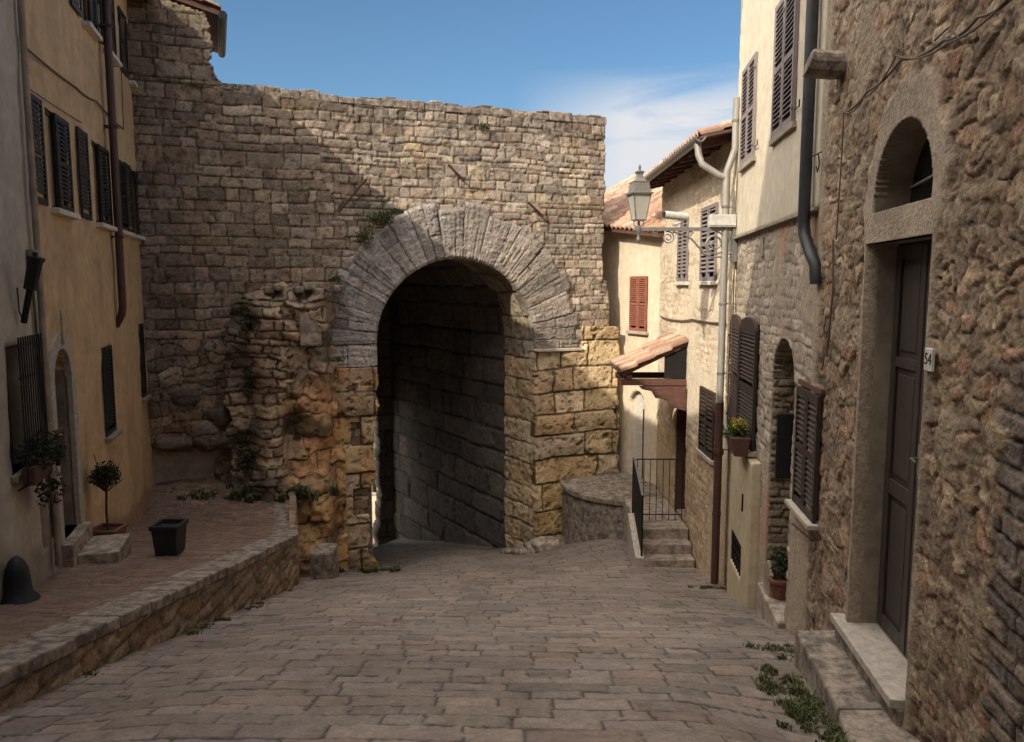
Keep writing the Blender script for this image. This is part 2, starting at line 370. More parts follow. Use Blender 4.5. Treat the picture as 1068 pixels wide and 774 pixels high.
while y < 15.4:
    y1 = y+rr.uniform(.6, .9)
    cop.add([(wallx(q)+a, q, T(0, q)+dz) for q in (y+.008, y1-.008) for a in (-.4, .06) for dz in (-.1, .02)],
            [(0, 1, 3, 2), (4, 6, 7, 5), (0, 4, 5, 1), (2, 3, 7, 6), (0, 2, 6, 4), (1, 5, 7, 3)]); y = y1
cop.build('coping', M['slabd'], rw, bevel=.018)
st = MB(); st.box(Fr((0, 0), (1, 0), (0, -1)), -3.6, -3.22, -5.4, -4.72, -13.75, -13.2); st.box(Fr((0, 0), (1, 0), (0, -1)), -3.66, -3.25, -5.6, -4.98, -13.95, -13.77)
tag(st.build('stone_block', M['slabd'], None, bevel=.04), 'small low stone block at the foot of the ruined stub beside the retaining wall', 'stone')

# ================================================================== GATE
gate = thing('city_gate', 'tall ancient stone gate wall with a round arch of grey voussoirs on eroded ochre blocks', 'gate', tuple(G.pt(1.9, -6.5)))
W = 3.86; RA = W/2; ZC = -1.31; SC = W/2
GREY = [(.31, .255, .21), (.35, .295, .24), (.27, .23, .195), (.37, .315, .26), (.32, .255, .195), (.25, .21, .18), (.29, .225, .18)]
def rub_top(s): return None
def gate_lay(u, v):
    d, I, lu, lv = coursed(u, v, .165, .30, 401, warp=.03, wsc=.5, vary=.5)
    d2, I2, _, _ = coursed(u+3, v, .235, .42, 405, warp=.03, wsc=.6, vary=.4)
    k = (ss(-.2, .2, (-.8-u)+.5*fbm(u, v, 1.0, 66, 3)) > .5) | (fbm(u, v, .8, 67, 3) > .55)
    d = np.where(k, d2, d); I = np.where(k, I2+99, I)
    # rubble towards the bottom left
    d3, I3, _, _ = coursed(u, v, .2, .33, 407, warp=.08, wsc=.35, vary=.5)
    k3 = (v < -1.55+.5*fbm(u, v, 1.2, 8, 3)) & (u < -2.4)
    d = np.where(k3, d3, d); I = np.where(k3, I3+7, I)
    h, c = stonework(u, v, d, I, GREY, (.085, .068, .052), depth=.026, rnd=.012, jw=.012, rough=.005, idoff=.012, seed=21, tone=.3, pit=.010, tilt=.25)
    dk = ss(.2, .75, fbm(u, v, .28, 37, 3)); c = mixc(c, c*.6, dk*.55)
    h = h+.03*fbm(u, v, 1.5, 31, 3)+np.where(k3, .04*fbm(u, v, .4, 45, 3), 0)
    st = ss(.1, .8, fbm(u*1.2, v*.8, 1.7, 34, 4)); c = mixc(c, c*np.array((.62, .62, .62)), st*.7)
    yel = ss(.2, .9, fbm(u, v, 1.0, 36, 3)); c = mixc(c, c*np.array((1.1, 1.02, .82)), .25+yel*.6)
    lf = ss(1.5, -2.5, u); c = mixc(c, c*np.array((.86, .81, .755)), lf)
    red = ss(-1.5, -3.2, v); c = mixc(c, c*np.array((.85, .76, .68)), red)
    # dark stains below the wall top
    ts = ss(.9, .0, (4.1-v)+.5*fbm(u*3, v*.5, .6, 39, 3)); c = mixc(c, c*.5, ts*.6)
    # old plaster patch near the ground on the left
    pl = ss(.05, -.05, v+3.35-.15*fbm(u, v, .5, 91, 3))*ss(-3.35, -3.5, u+.1*fbm(u, v, .3, 92, 2))
    h = h*(1-pl)+pl*(-.12+.01*fbm(u, v, .2, 93, 3)); c = mixc(c, np.array((.26, .165, .10))[None, None, :]*(1+.2*fbm(u, v, .3, 94, 3))[..., None], pl)
    # boulders bulging above the patch
    b = np.zeros_like(u)
    for cx, cz, rx, rz, a in ((-4.25, -3.3, .35, .16, .18), (-3.62, -3.2, .3, .33, .28), (-3.15, -3.28, .3, .2, .2), (-3.3, -2.75, .28, .22, .12), (-4.0, -2.3, .3, .2, .1)):
        b = np.maximum(b, a*np.sqrt(np.clip(1-((u-cx)/rx)**2-((v-cz)/rz)**2, 0, 1)))
    h = h+b*1.0; c = mixc(c, np.array((.09, .08, .065))[None, None, :]*(1+.3*fbm(u, v, .1, 95, 3))[..., None], (b > .02)*.75)
    # cover ledge line over upper left
    return h, c
def in_arch(a, b, pad=.25):
    return ((abs(a-SC) < RA+pad) & (b < ZC)) | ((a-SC)**2+(b-ZC)**2 < (RA+pad)**2)
SL = -5.2; SR = G.px(631, 120)[0]
def topz(a): return 4.06+.03*np.sin(a*5)+.05*fbm(a, a*0, .5, 3, 3)+.05*(h01(np.floor(a/.31), a*0, 4)-.5)
def edge_r(b): return SR+np.clip((3.9-b)*.0, 0, 1)+.03*fbm(b, b*0, .3, 8, 3)+.07*ss(.4, -1.0, b)+.12*ss(0.15, .1, b)
UP = lambda a, b: (~in_arch(a, b)) & (b < topz(a)) & (a < edge_r(b)) & ~((a > W+.3) & (b < -1.7))
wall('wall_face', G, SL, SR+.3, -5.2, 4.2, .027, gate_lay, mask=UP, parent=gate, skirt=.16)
# core behind the facing (with the arch cut out) and flat top course
arc = [(SC+(RA+.35)*math.cos(t), ZC+(RA+.35)*math.sin(t)) for t in np.linspace(0, math.pi, 17)]
core = MB().prism(G, [(SL, -7.5), (SL, 4.0), (SR-.02, 4.0), (SR-.02, -7.5), (W+.35, -7.5)]+arc+[(-.35, -7.5)], -1.3, -.1)
core.build('wall_core', M['concrete'], gate)
tc = MB(); a = -3.2
while a < SR:
    l = rr.uniform(.3, .6); tc.box(G, a+.005, min(a+l, SR+.03)-.005, 3.90, 4.08+rr.uniform(-.06, .05), -1.32, .03+rr.uniform(-.01, .02)); a += l
tc.build('coping', M['slabd'], gate, bevel=.02)
# voussoir ring
na = 560; nr = 70; Ls = .5; arcL = math.pi*(RA+.5); tot = 2*Ls+arcL
t = np.linspace(0, tot, na); rho = np.linspace(0, 1, nr); TT, RR = np.meshgrid(t, rho)
rs = np.random.RandomState(3); edges = [0, Ls]; x = Ls
ws = rs.choice([.2, .26, .32, .4, .48], 60)
for w_ in ws:
    x += w_
    if x > Ls+arcL-.15: break
    edges.append(x)
edges += [Ls+arcL, tot]; edges = np.array(edges); k = np.clip(np.searchsorted(edges, t, side='right')-1, 0, len(edges)-2)
kk = np.broadcast_to(k, TT.shape); wob = .012*fbm(TT*0+RR*1.2, kk*3.1, .3, 5, 2)
dj = np.minimum(TT+wob-edges[kk], edges[kk+1]-TT-wob); thick = 1.2+.11*(h01(kk, kk*0, 77)*2-1)
# a few stones are split across
sp = h01(kk, kk*0, 78); spr = .35+.3*h01(kk, kk*0, 79); djr = np.where(sp > .6, abs(RR*1.22-spr*1.22), 9)
side = (kk == 0) | (kk == len(edges)-2); djr = np.where(side, abs(RR-.52)*1.22, djr)
dj2 = np.minimum(dj, djr); I = kk*17+np.where((djr < 9) & (RR > spr), 5, 0)
U = TT; V = RR*1.22
h, c = stonework(U*.35, V*1.0, dj2, I, [(.25, .228, .21), (.29, .262, .24), (.225, .207, .192), (.27, .24, .212), (.31, .28, .255)], (.08, .07, .06), depth=.028, rnd=.014, jw=.006, rough=.006, idoff=.022, seed=51, tone=.24, tilt=.1)
strk = fbm(U*5, V*.55, .28, 61, 4); strk2 = fbm(U, V, .05, 62, 3)
h = h+.014*strk+.01*strk2; h = h-.03*ss(.35, .8, strk)*ss(.1, .4, strk2)
h = h-.05*ss(.93, 1.0, RR)*1-.04*ss(.05, 0, RR)
c = c*(1+.2*strk+.1*strk2)[..., None]; wht = ss(.4, .9, fbm(U, V, .5, 63, 3)); c = mixc(c, np.array((.36, .33, .29))[None, None, :]+0*c, wht*.4)
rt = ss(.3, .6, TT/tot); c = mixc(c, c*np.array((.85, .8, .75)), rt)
rad = RA+RR*thick; ang = np.clip((TT-Ls)/arcL, 0, 1)*math.pi
left = TT < Ls; right = TT > Ls+arcL
Aa = SC-rad*np.cos(ang); Zz = ZC+rad*np.sin(ang); Zz = np.where(left, ZC-(Ls-TT), Zz); Zz = np.where(right, ZC-(TT-Ls-arcL)*.55, Zz)
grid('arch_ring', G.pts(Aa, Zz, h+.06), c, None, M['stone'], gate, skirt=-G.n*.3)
# moulding line at the springing, right
MB().box(G, W-.03, 5.1, -1.60, -1.53, -.1, .17).build('impost', M['sill'], gate, bevel=.015)

OCH = [(.50, .36, .20), (.54, .41, .24), (.46, .345, .215), (.50, .345, .17), (.48, .385, .265), (.41, .30, .19)]
def pier_lay(seed, red=0.):
    def f(u, v):
        d, I, lu, lv = coursed(u+.3, v+.02, .60, 1.0, seed, warp=.035, wsc=.6, vary=.14)
        h, c = stonework(u, v, d, I, OCH, (.09, .06, .035), depth=.06, rnd=.028, jw=.024, rough=.006, idoff=.045, seed=seed+1, tone=.2, rsc=.25, pit=.028)
        h = h+.05*fbm(u, v, .55, seed+14, 3); e = fbm(u, v, .32, seed+4, 4); hole = ss(.62, .95, e); h = h-.14*hole; c = mixc(c, c*.62, hole)
        n = fbm(u, v, .8, seed+6, 4); c = mixc(c, c*np.array((1.05, .72, .5)), ss(.1, .8, n)*red)
        g = ss(.2, .9, fbm(u, v, .5, seed+8, 3)); c = mixc(c, np.array((.3, .26, .2))[None, None, :]+0*c, g*.35)
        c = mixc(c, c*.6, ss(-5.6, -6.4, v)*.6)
        return h, c
    return f
# right pier
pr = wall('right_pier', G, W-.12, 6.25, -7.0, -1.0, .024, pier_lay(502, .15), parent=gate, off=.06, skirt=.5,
          mask=lambda a, b: (a > W-.02+.035*fbm(b, b*0, .25, 7, 3)+.14*ss(-5.6, -6.3, b)*np.sin(b*3)) & (a < 6.16+.05*fbm(b, b*0, .4, 9, 3)-.0*b) & ((b < -1.62) | (a > 5.12)) & (b < -1.03+.04*fbm(a, a*0, .2, 6, 2)))
# left pier (large ochre blocks under the ring)
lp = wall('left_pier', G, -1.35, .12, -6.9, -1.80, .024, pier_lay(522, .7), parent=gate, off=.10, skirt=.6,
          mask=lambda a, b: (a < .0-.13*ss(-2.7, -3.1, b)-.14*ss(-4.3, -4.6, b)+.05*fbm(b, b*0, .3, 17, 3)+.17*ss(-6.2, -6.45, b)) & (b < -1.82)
          & ~((a > -.62) & (a < -.42) & (b < -3.05) & (b > -3.6)) & ~((a > -.62) & (a < -.25) & (b < -4.55) & (b > -5.2)))
MB().box(G, -1.2, -.16, -6.5, -2.2, -.4, -.06).build('pier_core', M['slabd'], gate)
# passage: reveals, soffit, chamber, far end  (axis skewed to the wall)
Pd = np.array([-.53, .848, 0]); 
def pas(A, Z, D): return G.O+A[..., None]*G.e+Z[..., None]*np.array([0, 0, 1.])+D[..., None]*Pd
def tube_sheet(name, r, z_c, s_off0, s_off1, d0, d1, res, lay, zbot=-9.6, sgn=1, inward=1):
    # one sheet: right jamb, vault, left jamb
    a0 = SC-r-s_off0; a1 = SC+r+s_off1; La = z_c-zbot; rr_ = (a1-a0)/2; cc = (a0+a1)/2; Lc = math.pi*rr_
    t = lin(0, 2*La+Lc, res); D = lin(d0, d1, res*1.4); DD, TT = np.meshgrid(D, t); h, c = lay(DD, TT)
    ang = np.clip((TT-La)/Lc, 0, 1)*math.pi; rad = rr_-h
    A = cc+rad*np.cos(ang); Zv = z_c+rad*np.sin(ang); Zv = np.where(TT < La, zbot+TT, Zv); Zv = np.where(TT > La+Lc, z_c-(TT-La-Lc), Zv)
    return grid(name, pas(A, Zv, DD), c, None, M['stone'], gate)
def rev_lay(u, v):
    d, I, _, _ = coursed(u, v+.1, .55, .8, 551, warp=.03, vary=.2)
    cj = [(.44, .33, .21), (.48, .37, .24), (.40, .31, .21), (.43, .31, .18)]
    h, c = stonework(u, v, d, I, cj, (.09, .07, .05), depth=.05, rnd=.03, jw=.014, rough=.012, idoff=.02, seed=55, pit=.02)
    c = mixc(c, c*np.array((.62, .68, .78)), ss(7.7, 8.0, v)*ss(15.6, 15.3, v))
    return h-.05, c
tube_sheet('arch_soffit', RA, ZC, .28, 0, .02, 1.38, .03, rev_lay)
def cham_lay(u, v):
    d, I, _, _ = coursed(u, v, .66, 1.2, 561, warp=.04, vary=.2)
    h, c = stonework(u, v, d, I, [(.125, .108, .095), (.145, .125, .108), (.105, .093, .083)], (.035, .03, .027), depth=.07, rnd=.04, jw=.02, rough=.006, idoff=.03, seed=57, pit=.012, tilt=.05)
    return h-.06, c
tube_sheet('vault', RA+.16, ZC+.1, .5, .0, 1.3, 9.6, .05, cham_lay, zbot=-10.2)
# far end wall with its smaller opening, thick and rough
FE = Fr(tuple((G.O+Pd*9.3)[:2]), (G.e[0], G.e[1]), (G.n[0], G.n[1]))
def far_mask(a, b):
    e = W-.28+.06*fbm(b, b*0, .4, 3, 3)-.1*ss(-8.1, -8.8, b); sp = -5.1; c0 = W-.28-1.85
    return ~((a < e) & (a > .2) & ((b < sp) | ((a-c0)**2+(b-sp)**2 < 1.85**2)))
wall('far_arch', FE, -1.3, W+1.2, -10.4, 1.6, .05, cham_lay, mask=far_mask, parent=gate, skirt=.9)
# masonry mass over the passage
ms = MB(); ms.box(G, SL, -.75, -7.6, 3.3, -9.6, -1.32); ms.box(G, W+.55, SR-.05, -7.6, 3.3, -9.6, -1.32); ms.box(G, -2.6, W+.55, .95, 3.3, -9.6, -1.32)
ms.build('gate_body', M['concrete'], gate)
# iron tie anchors
for (x0, y0, x1, y1) in ((382, 187, 353, 221), (467, 172, 484, 189), (550, 211, 566, 226)):
    a0, z0 = G.px(x0, y0, .14); a1, z1 = G.px(x1, y1, .06)
    MB().tube([G.pt(a0, z0, .17), G.pt((a0+a1)/2, (z0+z1)/2, .14), G.pt(a1, z1, .09)], .028, 6).build('tie_anchor', M['rust'], gate)

# ---- ruined masonry mass left of the arch
ruin = thing('ruined_wall_stub', 'crumbling rubble stub with a wedged square block, between the terrace and the arch', 'ruin', tuple(G.pt(-2, -6.2, .6)))
def ruin_off(u, v):
    top = -.05-.5*ss(-2.2, -3.3, u)+.2*fbm(u, u*0, .5, 12, 3)
    o = .55*ss(.1, -.25, v-top)
    o = o+.35*ss(-3.4, -4.6, v)+.25*ss(-5.0, -5.6, v)
    o = o*(.35+.65*ss(-3.1, -2.35, u))                         # thins to the left
    o = o+.18*ss(-2.75, -2.5, u)*ss(-1.95, -2.2, u)*ss(-.3, -.6, v)   # upright pilaster strip
    o = o-.30*np.exp(-((u+1.62)/.22)**2-((v+1.6)/.7)**2)-.22*np.exp(-((u+2.0)/.2)**2-((v+3.3)/.9)**2)
    o = o*(.3+.7*ss(-.98, -1.3, u))+.12*ss(-.9, -1.2, u)
    return o
def ruin_lay(u, v):
    d1, I1, _, _ = coursed(u, v, .17, .38, 611, warp=.07, wsc=.4, vary=.5)
    d2, I2, _, _ = coursed(u, v, .42, .55, 613, warp=.13, wsc=.45, vary=.35)
    k = (fbm(u, v, .8, 615, 3)-.5*ss(-2.0, -.8, v)+.5*ss(-2.1, -1.5, u) > .15) & ~((u > -2.8) & (u < -2.15)) | ((u > -2.05) & (v < -2.0))
    d = np.where(k, d2, d1); I = np.where(k, I2, I1)
    h, c = stonework(u, v, d, I, [(.31, .225, .155), (.36, .265, .175), (.27, .205, .15), (.40, .30, .19), (.29, .195, .13)], (.07, .05, .036), depth=.05, rnd=.02, jw=.016, rough=.008, idoff=.05, seed=617, tone=.26, pit=.03)
    big = fbm(u, v, .6, 619, 4); pz = (ss(-2.8, -2.7, u)*ss(-2.1, -2.2, u)); h = h+.16*big*(1-.8*pz)
    moss = ss(.15, .7, fbm(u, v, .6, 621, 4)+.7*ss(-2.2, -2.9, u)*ss(-4.6, -3.2, v)); c = mixc(c, np.array((.065, .06, .04))[None, None, :]*(1+.3*fbm(u, v, .06, 6, 3))[..., None], moss*.75)
    gz = ss(-2.25, -1.7, u+.3*fbm(u, v, .5, 631, 3))*ss(-1.7, -2.5, v); c = mixc(c, c*np.array((1.5, 1.22, .86)), gz*.9)
    return ruin_off(u, v)+h, c
wall('rubble_masonry', G, -3.35, -.80, -6.9, .25, .026, ruin_lay, parent=ruin, off=-.02, skirt=.25,
     mask=lambda a, b: (b < -.02-.5*ss(-2.2, -3.3, a)+.16*fbm(a, a*0, .35, 12, 3)) & ((a > -3.2+.1*fbm(b, b*0, .4, 2, 3)+.35*ss(-1.2, .1, b))) & ((a < -.98+.08*fbm(b, b*0, .3, 4, 3)) | (b < -3.4)) & ((a < -1.15) | (b > -9)) )
a0, z1 = G.px(309, 326, .75); a1, z0 = G.px(336, 361, .75)
blk = MB().box(G, a0+.06, a1, z0, z1, .15, .72).build('wedged_block', M['slab'], ruin, bevel=.04)
lg = MB()
for i in (3, 4, 6, 7, 8, 10):
    a = -3.0+i*.2; lg.box(G, a, a+.19, -.12-.03*i % .05+.04*math.sin(i*2.1)-.45*(i < 2), -.02+.04*math.sin(i*2.1)-.45*(i < 2), .1, .62+.08*math.sin(i*3.3))
lg.build('ledge_stones', M['slabd'], ruin, bevel=.03)
# fallen stones by the right pier
def rock(name, c, r, seed, mat, flat=.7):
    bm = bmesh.new(); bmesh.ops.create_icosphere(bm, subdivisions=3, radius=1); rs = np.random.RandomState(seed); ax = rs.rand(3)*.5+.75
    for v in bm.verts:
        n = np.array(v.co); k = 1+.22*fbm(np.array([n[0]*1.3+seed]), np.array([n[1]*1.3+n[2]*2.1]), .8, seed, 3)[0]
        v.co = Vector((n[0]*r*ax[0]*k, n[1]*r*ax[1]*k, n[2]*r*flat*k))
    me = bpy.data.meshes.new(name); bm.to_mesh(me); bm.free(); me.polygons.foreach_set('use_smooth', [True]*len(me.polygons))
    o = bpy.data.objects.new(name, me); C.objects.link(o); me.materials.append(mat); o.location = c; ORG[o.name] = np.zeros(3); return o
for i, (x, y, r, lab) in enumerate(((.2, 18.1, .2, 'leftmost'), (.55, 18.25, .28, 'second from left'), (.86, 18.15, .34, 'largest, pale'), (1.22, 18.35, .2, 'small dark'), (1.5, 18.2, .24, 'rightmost'), (-.15, 18.35, .16, 'tiny outlying'))):
    tag(rock('fallen_stone', (x, y, float(S(x, y))+r*.3), r, 30+i, M['slab'] if i in (2, 1) else M['slabd'], .62),
        lab+' rough stone lying at the foot of the right pier of the arch', 'stone', 'loose stones at the foot of the right pier')

# ================================================================== tiled roofs helper
def roof(name, O, du, dv, Lu, Lv, parent, seed=0, per=.2, row=.38, mat=None):
    O = np.array(O, float); du = np.array(du, float)/np.linalg.norm(du); dv = np.array(dv, float)/np.linalg.norm(dv); n = np.cross(du, dv); n = n/np.linalg.norm(n); n = n if n[2] > 0 else -n
    u = lin(0, Lu, per/9); v = lin(0, Lv, row/8); U, V = np.meshgrid(u, v); k = np.floor(U/per); r = np.floor(V/row+.15*h01(k, k*0, seed)); f = V/row+.15*h01(k, k*0, seed)-r
    p = U/per-k; cov = np.sqrt(np.clip(1-((p-.5)/.34)**2, 0, 1)); h = .06*cov+.035*(1-f)+.012*(h01(k, r, seed+3)-.5)
    cr = h01(k*2+(cov > 0), r, seed+5); c = pal([(.36, .2, .13), (.42, .26, .17), (.3, .17, .115), (.45, .31, .22), (.33, .235, .175), (.26, .17, .125)], cr)
    c = c*(1+.15*fbm(U, V, .3, seed+7, 3))[..., None]*np.where(cov > 0, 1, .75)[..., None]
    P = O+U[..., None]*du+V[..., None]*dv+h[..., None]*n
    return grid(name, P, c, None, mat or M['tiles'], parent, skirt=-n*.05)

# ================================================================== tower house at the upper left
tw = thing('stone_tower', 'rough stone tower corner with tiled eave, above the gate wall at upper left', 'tower', tuple(G.pt(-4.2, 4.05)))
tl = [(222, 44), (216, 60), (226, 74), (229, 88)]
def tow_lay(u, v):
    h, c = gate_lay(u, v+7.3)
    return h, c*1.05
def tow_r(b):
    zz = np.array([3.9, 4.25, 4.5, 4.75, 4.95, 5.3, 6.2]); rr_ = np.array([-3.0, -3.12, -3.3, -3.17, -3.25, -3.27, -3.27])
    return np.interp(b, zz, rr_)+.05*fbm(b*2, b*0, .2, 5, 2)
SH, ZH = G.px(183, 0); 
wall('tower_wall', G, SL, -2.95, 4.03, 5.9, .027, tow_lay, mask=lambda a, b: (a < tow_r(b)) & (b < 5.62-.25*(a+3.27)*0+.0-.22*(a+4.2)), parent=tw, skirt=.2, off=.01)
MB().prism(G, [(SL, 3.9), (SL, 5.75), (-3.38, 5.35), (-3.38, 3.9)], -2.6, -.1).build('tower_core', M['concrete'], tw)
# roof of the tower: verge facing us, falling to the right
e3 = np.array([G.e[0], G.e[1], 0]); n3 = np.array([G.n[0], G.n[1], 0]); slope = np.array([e3[0], e3[1], -.24]); 
O = G.pt(SL, 6.05, .08)
roof('tower_roof', O+(-n3)*3.0, n3, slope, 3.05, 2.25, tw, 5, per=.21)
rb = MB(); rb.prism(G, [(SL, 5.93), (SL, 6.03), (-3.02, 5.50), (-3.02, 5.40)], -2.7, .05); rb.build('roof_boards', M['timber'], tw)
gt = MB(); p0 = G.pt(-2.98, 5.40, .12); p1 = G.pt(-2.98, 5.40, -2.7); gt.tube([p0, p1], .085, 10); gt.build('gutter', M['iron'], tw, smooth=True)

# ================================================================== shutters, windows
def shutter(fr, a0, a1, z0, z1, o, mat, parent, pitch=.055, name='shutter', th=.04, frw=.055, mid=True):
    m = MB(); w = frw; m.box(fr, a0, a0+w, z0, z1, o, o+th); m.box(fr, a1-w, a1, z0, z1, o, o+th)
    rails = [(z0, z0+w*1.4), (z1-w*1.2, z1)]+([((z0+z1)/2-w*.6, (z0+z1)/2+w*.6)] if mid else [])
    for r0, r1 in rails: m.box(fr, a0+w, a1-w, r0, r1, o+.002, o+th-.002)
    z = z0+w*1.5
    while z < z1-w*1.3:
        if not any(r0-.02 < z < r1+.01 for r0, r1 in rails):
            m.extr(fr, [(z, o+th-.004), (z+.012, o+th-.004), (z+.042, o+.004), (z+.030, o+.004)], a0+w, a1-w)
        z += pitch
    for zz in (z0+.15, z1-.2): m.box(fr, a0-.02, a0+.03, zz, zz+.03, o+th, o+th+.012)
    return m.build(name, mat, parent)
def window(fr, a0, a1, z0, z1, parent, depth=.18, mat='glass', rev='trim', sill=None, so=.1, st=.07, sx=.08):
    m = MB(); m.box(fr, a0, a1, z0, z1, -depth-.02, -depth); w = m.build('window', M[mat], parent)
    r = MB(); t = .025
    r.box(fr, a0-t, a0, z0-t, z1+t, -depth-.03, -.004); r.box(fr, a1, a1+t, z0-t, z1+t, -depth-.03, -.004); r.box(fr, a0, a1, z1, z1+t, -depth-.03, -.004); r.box(fr, a0, a1, z0-t, z0, -depth-.03, -.004)
    r.build('reveal', M[rev], w)
    f = MB(); b = .045; o = -depth
    for q in ((a0, a0+b, z0, z1), (a1-b, a1, z0, z1), (a0+b, a1-b, z0, z0+b), (a0+b, a1-b, z1-b, z1), ((a0+a1)/2-.03, (a0+a1)/2+.03, z0+b, z1-b)):
        f.box(fr, *q, o, o+.03)
    f.build('frame', M['door_brown'], w)
    if sill: MB().box(fr, a0-sx, a1+sx, z0-st, z0, -.05, so).build('sill', M[sill], w, bevel=.008)
    return w

# ================================================================== LEFT: yellow house
yh = thing('yellow_house', 'ochre plastered house with dark shutters and an arched door, along the left side', 'house', tuple(Lf.pt(Lf.sy(12), -4)))
sy = Lf.sy; B0 = sy(8.9); B1 = sy(15.75)
def LP(x, y, o=0.): return Lf.px(x, y, o)
d0, d1 = sy(9.38), sy(10.12); zdt = -.80; zdb = -3.22
wins = []                                              # (a0,a1,z0,z1)
def wq(xa, xb, z0, z1, y=165): a = LP(xa, y)[0]; b = LP(xb, y)[0]; wins.append((a, b, z0, z1)); return (a, b, z0, z1)
w1 = wq(49.5, 69, .97, 2.2); w2 = wq(97.5, 112, .97, 2.22, 190); w3 = wq(120, 131, .97, 2.22, 205); w4 = wq(136.5, 144, .97, 2.22, 215)
U = [wq(86, 96, 3.93, 5.2, 15), wq(107, 117, 3.93, 5.2, 30), wq(133, 139.5, 3.93, 5.05, 60)]
g1 = wq(107.5, 118, -2.38, -.97, 405); g2 = wq(146, 150.5, -2.2, -.75, 375)
holes = [w for w in wins]+[(d0, d1, zdb, zdt, 'arch')]
ypl = plaster((.52, .36, .2), 701, .012, .17, stain=(.37, .26, .16), zb=lambda u: T(0, u/1.041)+.25, zcol=(.33, .2, .12))
wall('wall', Lf, B0, B1, -5.0, 5.66, .06, ypl, holes=holes, parent=yh, mat=M['plaster'], skirt=.3)
def hinge_shut(w, mat, n0=True, lo=0, o=.03):
    pass
for i, (w, lx, rx, yq) in enumerate(((w1, (32, 47), (56, 71), 160), (w2, (84, 94), (102, 113), 190), (w3, None, (121.5, 131), 205), (w4, (132.5, 138.5), (140.5, 149), 215))):
    q = window(Lf, *w, yh, depth=.05, mat='curtain', rev='curtain', sill='sillw', so=.12)
    if lx: shutter(Lf, LP(lx[0], yq, .04)[0], LP(lx[1], yq, .04)[0], w[2], w[3]+.02, .02, M['shut_blk'], q, th=.025)
    shutter(Lf, LP(rx[0], yq, .0)[0]+.03, LP(rx[1], yq, .0)[0], w[2]+.01, w[3], .012, M['shut_blk'], q, th=.025)
for w, lx, rx, yq in ((U[0], (76, 86), (91, 99), 15), (U[1], (101, 107), (111, 118), 30), (U[2], (127, 133.5), (135.5, 142), 60)):
    q = window(Lf, *w, yh, depth=.05, mat='curtain', rev='curtain', sill='sillw', so=.12)
    shutter(Lf, LP(lx[0], yq, .04)[0], LP(lx[1], yq, .04)[0], w[2], w[3], .02, M['shut_blk'], q, th=.025)
    shutter(Lf, LP(rx[0], yq)[0]+.03, LP(rx[1], yq)[0], w[2], w[3], .015, M['shut_blk'], q, th=.025)
for w in (g1, g2):
    q = window(Lf, *w, yh, sill='trim', so=.1); shutter(Lf, w[0], w[1], w[2], w[3], -.02, M['shut_blk'], q, mid=False)
# arched door with plaster surround
dm = MB(); c0 = (d0+d1)/2; r = (d1-d0)/2
out = [(d0-.17, zdb), (d0, zdb)]+[(c0-r*math.cos(t), zdt-r+r*math.sin(t)) for t in np.linspace(0, math.pi, 15)]+[(d1, zdb), (d1+.17, zdb)]+[(c0+(r+.17)*math.cos(t), zdt-r+(r+.2)*math.sin(t)) for t in np.linspace(0, math.pi, 15)]
dm.prism(Lf, out, -.06, .035); dm.build('door_surround', M['sill'], yh, bevel=.006)
MB().tube([Lf.pt(c0, zdt+.05, .06), Lf.pt(c0, zdt+.5, .05)], .016, 6).build('keystone_rod', M['sill'], yh)
dd = MB(); dd.box(Lf, d0-.02, d1+.02, zdb, -1.72, -.3, -.25)
for k in range(6): dd.box(Lf, d0+.03+k*(d1-d0-.06)/6, d0+.015+(k+1)*(d1-d0-.06)/6, zdb+.1, -1.8, -.25, -.235)
door = dd.build('door', M['door_brown'], yh)
tr = MB(); tr.box(Lf, d0-.02, d1+.02, -1.72, zdt+.02, -.32, -.28); tr.build('fanlight', M['glass'], door)
tr = MB(); tr.box(Lf, d0-.02, d1+.02, -1.75, -1.68, -.28, -.18); tr.box(Lf, d0-.02, d1+.02, -1.3, -1.26, -.28, -.24); tr.build('transom', M['door_brown'], door)
rv = MB(); rv.box(Lf, d0-.05, d0, zdb, zdt, -.3, -.03); rv.box(Lf, d1, d1+.05, zdb, zdt, -.3, -.03); rv.box(Lf, d0, d1, zdt+.0, zdt+.05, -.3, -.07); rv.build('door_reveal', M['trim'], yh)
sp_ = MB(); sp_.box(Lf, d0-.12, d1+.12, -4.2, zdb, -.25, .14); sp_.box(Lf, d0+.05, d1+.08, -4.3, zdb-.2, .14, .62); sp_.build('doorstep', M['slab'], yh, bevel=.015)
# house number by the door, switch plate
MB().box(Lf, d1+.22, d1+.32, -1.86, -1.72, .01, .03).build('number_tile', M['white'], yh)
# downpipe
pa, pz0 = LP(122, 338, .12); pz = -.62
MB().tube([Lf.pt(sy(13.05), 5.5, .12), Lf.pt(sy(13.05), 2.2, .12), Lf.pt(sy(13.05), -.35, .12), Lf.pt(sy(13.05)+.02, -.5, .09), Lf.pt(sy(13.05)+.1, -.68, -.02)], .062, 12).build('downpipe', M['copper'], yh, smooth=True)
for z in (4.2, 2.6, .8): MB().box(Lf, sy(13.05)-.08, sy(13.05)+.08, z, z+.03, -.0, .19).build('pipe_bracket', M['copper'], yh)
